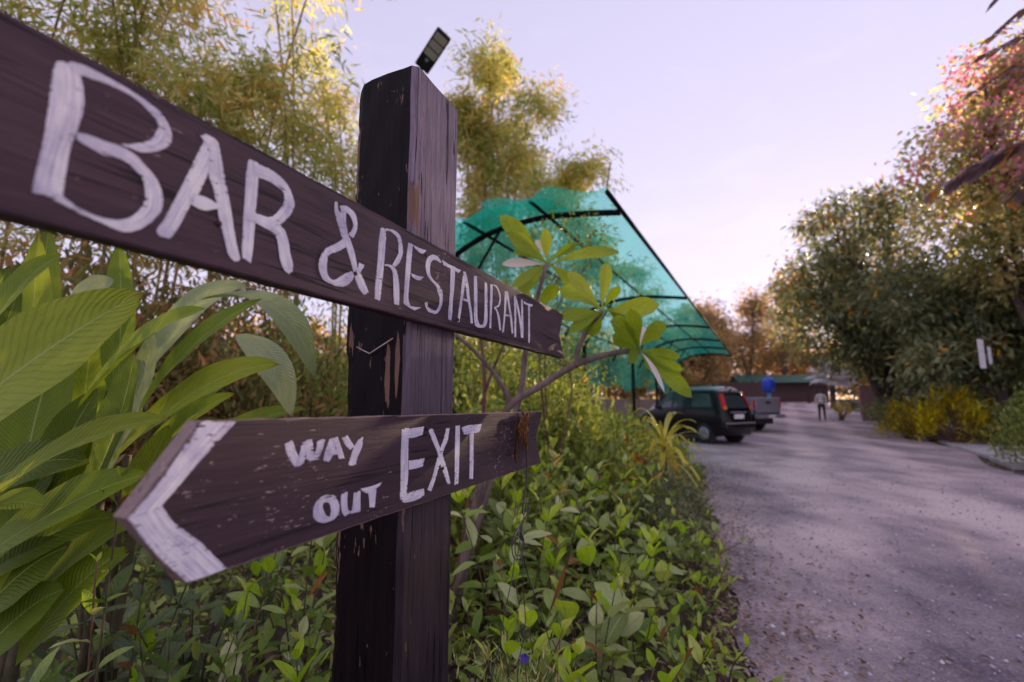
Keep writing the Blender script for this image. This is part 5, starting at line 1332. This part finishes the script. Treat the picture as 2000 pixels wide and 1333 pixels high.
def hatchback(root, paint, tall=1.5, rails=False, scale=1.0):
    W = .75
    st = [(-1.76, .34, .90, tall-.10, W*.88, .52, .20), (-1.70, .24, .93, tall-.04, W*.97, .565, .20), (-1.45, .20, .94, tall, W, .585, .12), (-.8, .18, .93, tall+.015, W, .60, .02), (0, .18, .915, tall+.01, W, .60, -.02), (.42, .18, .90, tall-.03, W, .585, -.16),
          (.95, .18, .87, .955, W, .60, 0), (1.3, .19, .78, .87, W*.98, .60, 0), (1.62, .22, .66, .75, W*.92, .55, 0), (1.76, .30, .56, .60, W*.80, .5, 0)]
    L = Loft(st); V, F = L.mesh(); mk('body', V, F, paint, root, True)
    for s in (-1, 1):
        window(L, s, -.62, -.60, .02, .00, .10, .86, root); window(L, s, .10, .08, .80, .38, .10, .84, root); window(L, s, -1.42, -1.36, -.70, -.68, .12, .86, root, 'quarter_window')
        for y in (-1.12, 1.12): wheel(root, s*(W-.075), y, .285, .17, s)
        mb = MB(); mb.box((s*(W-.01)-.03, -.98, .12), (s*(W-.01)+.02, .98, .24)); mb.build('sill', M_TRIM, root, False, .02)
        mb = MB(); mb.box((s*W-.01, -.50, .80), (s*W+.012, -.34, .835)); mb.build('door_handle', M_TRIM, root, False, .008)
        mb = MB(); mb.box((s*(W+.02)-.06, .62, .93), (s*(W+.02)+.06, .72, 1.05)); mb.build('mirror', M_TRIM, root, False, .025)
        mb = MB(); mb.box((s*.60-.055, -1.775, .98), (s*.60+.055, -1.60, 1.20), Matrix.Shear('XZ', 4, (0, .2)) if False else None)
        V = []; 
        for (z, yo, xo, w_) in ((.93, -1.775, .60, .062), (1.12, -1.70, .555, .055), (1.34, -1.615, .505, .045)):
            V += [(s*(xo-w_), yo-.012, z), (s*(xo+w_), yo+.006, z), (s*(xo+w_+.02), yo+.12, z)]
        o = mk('tail_light', V, [(0, 1, 4, 3), (1, 2, 5, 4), (3, 4, 7, 6), (4, 5, 8, 7)], M_REDL, root)
        V2 = [(a, b-.006, c) for a, b, c in V[:2]] + [(a*1.0, b-.006, c) for a, b, c in ((V[0][0]+(V[3][0]-V[0][0])*.45, V[0][1]+(V[3][1]-V[0][1])*.45, V[0][2]+(V[3][2]-V[0][2])*.45), (V[1][0]+(V[4][0]-V[1][0])*.45, V[1][1]+(V[4][1]-V[1][1])*.45, V[1][2]+(V[4][2]-V[1][2])*.45))]
        mk('indicator', V2, [(0, 1, 3, 2)], M_AMBER, o)
        if rails:
            mb = MB(); mb.tube([(s*.52, -1.2, tall+.01), (s*.52, -1.1, tall+.055), (s*.52, .1, tall+.055), (s*.52, .2, tall+.01)], .014, 6); mb.build('roof_rail', M_TRIM, root, True)
    mk('rear_window', [(-.50, -1.757, .965), (.50, -1.757, .965), (.46, -1.612, tall-.17), (-.46, -1.612, tall-.17)], [(0, 1, 2, 3)], M_GLASS, root)
    mk('windscreen', [(-.60, .93, .975), (.60, .93, .975), (.53, .40, tall-.09), (-.53, .40, tall-.09)], [(1, 0, 3, 2)], M_GLASS, root)
    mb = MB(); mb.box((-.70, -1.84, .36), (.70, -1.68, .56)); mb.build('rear_bumper', paint, root, True, .05)
    mb = MB(); mb.box((-.68, -1.852, .545), (.68, -1.80, .585)); mb.build('bumper_strip', M_BUMP, root, False, .01)
    mb = MB(); mb.box((-.22, -1.80, .68), (.22, -1.765, .80)); mb.build('number_plate', M_PLATE, root, False, .004)
    mb = MB(); mb.box((-.36, -1.795, .835), (.36, -1.755, .870)); mb.build('plate_trim', M_BUMP, root, False, .01)
    mb = MB(); mb.box((-.5, 1.68, .26), (.5, 1.80, .46)); mb.build('front_bumper', paint, root, True, .05)
    mb = MB(); mb.box((-.03, -1.56, tall-.06), (.03, -1.52, tall+.0)); 
    mb.tube([(0, -1.5, tall), (0, -1.62, tall+.02)], .01, 6); mb.build('antenna_base', M_TRIM, root, False, .005)
def park(name, rear, az, label, cat):
    f = Vector((math.sin(az), math.cos(az), 0))
    return empty(name, (rear[0], rear[1], gz(rear[1])+.012), -az, label, cat)
AZ = R(-29)
def fwd(p, d): return (p[0]+math.sin(AZ)*d, p[1]+math.cos(AZ)*d)
hb_ = park('black_hatchback', fwd((5.82, 12.95), 1.03), AZ, 'small black hatchback parked under the carport, seen from behind', 'car')
hatchback(hb_, M_BLACKP, 1.47); hb_.scale = (.90, .92, 1.0)
sv = park('silver_car', fwd((7.42, 15.45), 1.75), AZ, 'silver car with roof rails hidden behind the black hatchback', 'car')
hatchback(sv, M_SILVER, 1.60, True)
# pickup
pk = park('pickup_truck', fwd((9.2, 16.5), 2.5), AZ, 'grey pickup truck with its tailgate toward the road', 'pickup')
W = .82
L = Loft([(-.55, .45, 1.05, 1.55, W*.96, .60, .12), (-.4, .42, 1.06, 1.62, W, .64, .08), (.6, .42, 1.05, 1.62, W, .64, -.1), (1.25, .42, 1.0, 1.08, W, .66, 0), (2.2, .45, .93, 1.0, W*.97, .62, 0), (2.45, .5, .72, .78, W*.9, .55, 0)])
V, F = L.mesh(); mk('cab', V, F, M_GREYP, pk, True)
for s in (-1, 1):
    window(L, s, -.30, -.28, .25, .2, .1, .85, pk); window(L, s, .32, .3, .98, .5, .1, .83, pk)
    mb = MB(); mb.box((s*W-.04, -2.45, .62), (s*W+.0, -.58, 1.20)); mb.build('bed_side', M_GREYP, pk, False, .02)
    for y in (-1.5, 1.55): wheel(pk, s*(W-.08), y, .33, .21, s)
    mb = MB(); mb.box((s*.76-.05, -2.475, .82), (s*.76+.05, -2.44, 1.12)); mb.build('tail_light', M_REDL, pk, False, .01)
mb = MB(); mb.box((-.70, -2.49, .66), (.70, -2.44, 1.20)); tg_ = mb.build('tailgate', M_GREYP, pk, False, .02)
mb = MB(); mb.box((-.14, -2.502, .97), (.14, -2.488, 1.06)); mb.build('handle', M_TRIM, tg_, False, .006)
mb = MB(); mb.box((-.78, -2.44, .55), (.78, -.56, .63)); mb.build('bed_floor', M_TRIM, pk)
mb = MB(); mb.box((-.80, -2.62, .46), (.80, -2.46, .60)); mb.build('rear_bumper', M_BUMP, pk, False, .03)
mb = MB(); mb.box((-.20, -2.632, .48), (.20, -2.615, .58)); mb.build('number_plate', M_PLATE, pk, False, .004)
mk('rear_window', [(-.5, -.560, 1.10), (.5, -.560, 1.10), (.46, -.475, 1.46), (-.46, -.475, 1.46)], [(0, 1, 2, 3)], M_GLASS, pk)
mk('windscreen', [(-.64, 1.22, 1.09), (.64, 1.22, 1.09), (.58, .58, 1.55), (-.58, .58, 1.55)], [(1, 0, 3, 2)], M_GLASS, pk)
mb = MB(); mb.box((-.55, -2.3, .25), (.55, 2.2, .46)); mb.build('chassis', M_TRIM, pk)

# ================================================================== blue water tank on a post
M_BLUE = plain('blue_plastic', (.035, .085, .62), .4, scale=8); M_LBLUE = plain('light_blue_paint', (.14, .38, .68), .5, scale=8)
tk_c = at(1503, 782, 21.0)
tk = empty('water_tank', (tk_c.x, 21.0, gz(21.0)), 0, 'bright blue plastic water tank on a light blue post behind the pickup', 'water tank')
mb = MB(); mb.lathe([(.05, 1.46), (.24, 1.47), (.275, 1.50), (.275, 1.95), (.25, 2.0), (.13, 2.07), (.07, 2.09), (.07, 2.16), (.02, 2.17)], 22); mb.build('barrel', M_BLUE, tk, True)
mb = MB(); mb.tube([(0, 0, -.05), (0, 0, 1.46)], .085, 12); mb.build('post', M_LBLUE, tk, True)
mb = MB(); mb.lathe([(.16, -.02), (.16, .05), (.08, .06)], 14); mb.build('base', M_LBLUE, tk)
mb = MB(); mb.tube([(0, -.27, 1.56), (0, -.34, 1.56), (0, -.35, 1.50)], .02, 8); mb.build('tap', M_RIM, tk, True)

# ================================================================== shed at the end of the road
M_PLANKS = wood_material('shed_boards', 2, .0, dark=(.055, .030, .032), light=(.16, .09, .088)); M_GROOF = plain('green_roof', (.035, .11, .075), .6, scale=2, bmp=.2)
shx, shy = 26.9, 45.0; sz = gz(shy)
sh = empty('shed', (shx, shy, sz), R(-10), 'long low brown shed with a green roof at the end of the road', 'shed')
mb = MB(); mb.box((-4.1, .2, -.1), (3.9, 2.6, 1.95)); mb.build('wall', M_PLANKS, sh)
for k in range(34):
    mb = MB(); x = -4.1+k*.235; mb.box((x, .13+.02*(k % 3), -.08), (x+.215, .195, 1.93)); mb.build('board', M_PLANKS, sh)
mb = MB(); V = [(-4.4, -.35, 1.93), (4.2, -.35, 1.93), (4.2, 1.4, 2.75), (-4.4, 1.4, 2.75), (4.2, 3.1, 1.95), (-4.4, 3.1, 1.95)]
V += [(a, b, c-.06) for a, b, c in V]
mb.add(V, [(0, 1, 2, 3), (3, 2, 4, 5), (7, 6, 9, 8), (8, 9, 11, 10), (0, 6, 7, 1), (5, 4, 10, 11), (0, 3, 9, 6), (3, 5, 11, 9), (1, 7, 8, 2), (2, 8, 10, 4)]); mb.build('roof', M_GROOF, sh)
bn = empty('bench', (shx-.6, shy-2.0, gz(shy-2)), R(-10), 'low brown bench in front of the shed', 'bench')
mb = MB(); mb.box((-1.6, -.25, .42), (1.6, .25, .50)); mb.build('seat', M_PLANKS, bn)
mb = MB(); mb.box((-1.6, .2, .55), (1.6, .26, .95)); mb.build('backrest', M_PLANKS, bn)
for x in (-1.4, 1.4):
    mb = MB(); mb.box((x-.08, -.22, -.03), (x+.08, .24, .43)); mb.build('leg', M_PLANKS, bn)
    mb = MB(); mb.box((x-.05, .265, -.03), (x+.05, .32, .9)); mb.build('back_post', M_PLANKS, bn)
# plank fence left of the shed and behind the carport
fn = empty('plank_fence', (20.4, 42.0, gz(42)), R(-18), 'brown plank fence left of the shed', 'fence')
for k in range(22):
    mb = MB(); x = -2.6+k*.235; hgt = 2.0+.12*math.sin(k*2.3); mb.box((x, -.02+.01*(k % 2), -.1), (x+.2, .02+.01*(k % 2), hgt)); mb.build('plank', M_PLANKS, fn)
for z in (.5, 1.6): mb = MB(); mb.box((-2.65, .035, z), (2.6, .08, z+.1)); mb.build('rail', M_PLANKS, fn)
M_PINK = wood_material('pink_boards', 2, .02, dark=(.16, .08, .095), light=(.34, .19, .21))
pfn = empty('picket_fence', (17.4, 22.6, gz(22.6)), R(-20), 'weathered pinkish board fence under the dark trees', 'fence')
for k in range(6):
    mb = MB(); x = -.2+k*.21; mb.box((x, -.02, -.1), (x+.204, .015, 1.75+.06*math.sin(k*3.1))); mb.build('picket', M_PINK, pfn)
for z in (.4, 1.4): mb = MB(); mb.box((-.22, .02, z), (1.05, .06, z+.1)); mb.build('rail', M_PINK, pfn)

# ================================================================== silver fan palm
FAN = leafmat('silver_fan_leaf', [(0, (.26, .25, .28)), (1, (.46, .44, .47))], .2, .55, .3, src='object')
fp = empty('fan_palm', (17.9, 25.6, gz(25.6)), 0, 'silvery grey fan palm behind the person', 'palm')
fp.scale = (1.15, 1.15, 1.15)
mb = MB(); mb.tube([(0, 0, -.1), (0, 0, .6), (.03, 0, 1.95)], [.16, .13, .12], 10); mb.build('trunk', BARK, fp, True)
g = GR(800)
for i in range(30):
    a = i*2.399; el = R(85)-R(115)*(i/30); d = Vector((math.cos(a)*math.cos(el), math.sin(a)*math.cos(el), math.sin(el)))
    up = Vector((0, 0, 1)); sdl = d.cross(up); sdl = sdl.normalized() if sdl.length > .01 else Vector((1, 0, 0)); nm = sdl.cross(d)
    c0 = Vector((.03, 0, 1.95)); c1 = c0+d*.55; V = [tuple(c0), tuple(c0+sdl*.012), tuple(c1+sdl*.012), tuple(c1)]; F = [(0, 1, 2, 3)]
    for k in range(17):
        an = R(-115)+R(230)*k/16; r_ = .62*g.uniform(.85, 1.05); u = d*math.cos(an)+sdl*math.sin(an); b_ = len(V)
        w = sdl*math.cos(an)*.045-d*math.sin(an)*.045
        V += [tuple(c1), tuple(c1+u*r_*.6+w+nm*.02), tuple(c1+u*r_-Vector((0, 0, .10))), tuple(c1+u*r_*.6-w-nm*.02)]; F.append((b_, b_+1, b_+2, b_+3))
    mk('fan_leaf', V, F, FAN, fp)

# ================================================================== banana fronds at the top right
BAN = leafmat('torn_banana_leaf', [(0, (.085, .06, .075)), (.6, (.15, .11, .12)), (1, (.34, .15, .04))], .3, .5, .3, src='tint')
bn_x, bn_y = 7.9, 5.3
bp_ = empty('banana_plant', (bn_x, bn_y, 0), 0, 'banana plant with dark torn leaves hanging in at the top right corner', 'plant')
mb = MB(); mb.tube([(0, 0, -.1), (.03, 0, 1.8), (0, .02, 3.9)], [.15, .13, .09], 12); mb.build('trunk', STEM, bp_, True)
def frond(pts, w, seed, nl=34):
    g = GR(seed); S = spline([tuple(p) for p in pts], 10); n = len(S)
    mb = MB(); mb.tube(S, [.028*(1-.85*i/n) for i in range(n)], 6); fr = adopt(mb.build('frond', BARK, None, True), bp_)
    P = []; D = []; NN = []; L = []; 
    for i in range(nl*2):
        u = .12+.86*(i//2)/nl; j = u*(n-1); p = S[int(j)]+(S[min(n-1, int(j)+1)]-S[int(j)])*(j-int(j))
        tg = S[min(n-1, int(j)+1)]-S[max(0, int(j)-1)]; tg = tg/np.linalg.norm(tg)
        sdl = np.cross(tg, (0, 0, 1)); sdl /= np.linalg.norm(sdl); s = 1 if i % 2 else -1
        if g.random() < .12: continue
        P.append(p); D.append(sdl*s*.9+tg*.55+np.array([0, 0, -.25-.35*g.random()])); NN.append(np.array([0, 0, 1])+sdl*s*.3+g.normal(size=3)*.15); L.append(w*(.55+.45*math.sin(math.pi*min(1, u*1.05)))*g.uniform(.75, 1.1))
    L = np.array(L); tv, tf = TEMPL['oval']
    o = leafcloud('leaflets', np.array(P), np.array(D), np.array(NN), L, L*g.uniform(.28, .5, len(L)), g.random(len(L)), BAN, None, 'oval'); adopt(o, fr)
tp = Vector((bn_x, bn_y, 3.9))
for i, (mid, tip, w) in enumerate((((2075, 10), (1925, 78), .30), ((2085, 65), (1905, 112), .28), ((2090, 100), (1882, 188), .30), ((2060, -70), (1950, -5), .42), ((2100, 120), (1990, 150), .22))):
    frond([tp, at(*mid, 5.2), at(*tip, 4.9)], w, 850+i)
for i, a in enumerate((.3, 1.4, -.6, 2.3)):
    frond([tp, tp+Vector((math.cos(a)*.9, math.sin(a)*.9, .9)), tp+Vector((math.cos(a)*2.1, math.sin(a)*2.1, .5))], .42, 870+i)

# ================================================================== white panels hanging by the bougainvillea, sack
M_WHITE = plain('white_board', (.70, .66, .70), .6, scale=10)
wp = empty('white_banner', at(1921, 720, 11.4), 0, 'narrow white panel hanging among dark leaves at the right', 'panel')
c = wp.location
mb = MB(); mb.box((c.x-.075, c.y-.02, c.z), (c.x+.065, c.y+.01, c.z+.74)); adopt(mb.build('panel', M_WHITE, None, False, .01), wp)
mb = MB(); mb.tube([(c.x, c.y, c.z+.74), (c.x+.02, c.y+.1, c.z+1.6), (c.x+.3, c.y+.3, c.z+2.6)], .008, 5); adopt(mb.build('rope', M_CORD, None), wp)
wp2 = empty('white_banner', at(1935, 712, 11.6), 0, 'thinner pale strip hanging right of the white panel', 'panel')
c = wp2.location
mb = MB(); mb.box((c.x-.035, c.y-.02, c.z), (c.x+.04, c.y+.01, c.z+.45)); adopt(mb.build('panel', M_WHITE, None, False, .01), wp2)
mb = MB(); mb.tube([(c.x, c.y, c.z+.45), (c.x+.1, c.y+.1, c.z+1.6), (c.x+.3, c.y+.3, c.z+2.8)], .008, 5); adopt(mb.build('rope', M_CORD, None), wp2)
sk = at(1627, 815, 22.4)
mb = MB(); mb.lathe([(.16, 0), (.26, .08), (.28, .3), (.24, .5), (.12, .62), (.06, .66), (.09, .74), (.02, .76)], 14)
so = mb.build('white_sack', M_WHITE, None, True); so.location = (sk.x, 22.4, gz(22.4)-.02); so.scale = (.9, .8, .85); tag(so, 'white sack on the ground right of the person', 'sack')

# ================================================================== the person on the road
def person(loc, rz):
    root = empty('person', loc, rz, 'person in a white striped top and dark trousers standing on the road', 'person')
    J = {'pel': (0, 0, .90, .125), 'spi': (0, .01, 1.10, .115), 'che': (0, .0, 1.27, .135), 'nec': (0, .01, 1.41, .052), 'hea': (0, -.01, 1.50, .080), 'top': (0, -.005, 1.585, .078)}
    E_ = [('pel', 'spi'), ('spi', 'che'), ('che', 'nec'), ('nec', 'hea'), ('hea', 'top')]
    for s, n in ((-1, 'r'), (1, 'l')):
        J.update({'hip'+n: (s*.09, 0, .86, .088), 'kne'+n: (s*.105, -.02, .48, .062), 'ank'+n: (s*.115, .02, .09, .042), 'toe'+n: (s*.13, -.14, .035, .036),
                  'sho'+n: (s*.17, .0, 1.33, .058), 'elb'+n: (s*.235, .02, 1.07, .042), 'wri'+n: (s*.15, -.17, 1.00, .028), 'pal'+n: (s*.12, -.235, 1.01, .026)})
        E_ += [('pel', 'hip'+n), ('hip'+n, 'kne'+n), ('kne'+n, 'ank'+n), ('ank'+n, 'toe'+n), ('che', 'sho'+n), ('sho'+n, 'elb'+n), ('elb'+n, 'wri'+n), ('wri'+n, 'pal'+n)]
        for k in range(5):
            q = 'f%d%s' % (k, n); J[q] = (s*(.12-.018*(k-2)*s*s), -.235-(.075 if k else .03), 1.01+(.006*k-.02 if k else .035), .009)
            E_.append(('pal'+n, q))
    nm = list(J); me = bpy.data.meshes.new('body'); me.from_pydata([J[k][:3] for k in nm], [(nm.index(a), nm.index(b)) for a, b in E_], [])
    o = bpy.data.objects.new('body_rig', me); COL.objects.link(o)
    o.modifiers.new('skin', 'SKIN')
    if not me.skin_vertices: me.skin_vertices.new() if hasattr(me.skin_vertices, 'new') else None
    for i, k in enumerate(nm):
        sv_ = me.skin_vertices[0].data[i]; r = J[k][3]; sv_.radius = (r, r*(.8 if k in ('pel', 'spi', 'che') else 1)); sv_.use_root = (k == 'pel')
    ss_ = o.modifiers.new('sub', 'SUBSURF'); ss_.levels = 2; ss_.render_levels = 2
    dg = bpy.context.evaluated_depsgraph_get(); m2 = bpy.data.meshes.new_from_object(o.evaluated_get(dg)); bpy.data.objects.remove(o)
    m2.name = 'body'; m2.materials.clear()
    skin = plain('skin', (.30, .17, .12), .55, scale=20); shirt = plain('white_shirt', (.86, .84, .86), .8, scale=30); stripe = plain('shirt_stripe', (.16, .10, .14), .8, scale=30)
    trs = plain('dark_trousers', (.014, .012, .018), .8, scale=30); shoe = plain('shoe', (.30, .20, .18), .7)
    for m_ in (skin, shirt, stripe, trs, shoe): m2.materials.append(m_)
    for p in m2.polygons:
        x, y, z = p.center; p.use_smooth = True
        if z > 1.40 or (y < -.07 and .92 < z < 1.12 and abs(x) < .26 and abs(x) > .05 and y < -.10): p.material_index = 0
        elif z > .93: p.material_index = 2 if (z*100) % 14 < 4.2 and z < 1.3 else 1
        elif z > .10: p.material_index = 3
        else: p.material_index = 4
    b = link('body', m2, root)
    mb = MB(); mb.lathe([(.03, 1.44), (.085, 1.46), (.098, 1.53), (.085, 1.60), (.045, 1.65), (.005, 1.66)], 16, Matrix.Translation((0, .022, 0))); mb.build('hair', plain('dark_hair', (.015, .010, .010), .6), root, True)
    for s in (-1, 1):
        mb = MB(); mb.lathe([(.001, -.01), (.010, -.006), (.010, .004), (.001, .008)], 8, Matrix.Translation((s*.032, -.085, 1.535)) @ Matrix.Rotation(R(90), 4, 'X')); mb.build('eye', M_TRIM, b, True)
    mb = MB(); mb.tube([(0, -.085, 1.525), (0, -.102, 1.497), (0, -.088, 1.49)], [.008, .013, .009], 7); mb.build('nose', skin, b, True)
    mb = MB(); mb.tube([(-.025, -.083, 1.465), (0, -.090, 1.462), (.025, -.083, 1.465)], .005, 6); mb.build('mouth', plain('lips', (.30, .10, .09), .5), b, True)
pp = at(1607, 824, 22.2)
person((pp.x, 22.2, gz(22.2)+.012), R(-34)); bpy.data.objects['person'].scale = (.94, .94, .94)
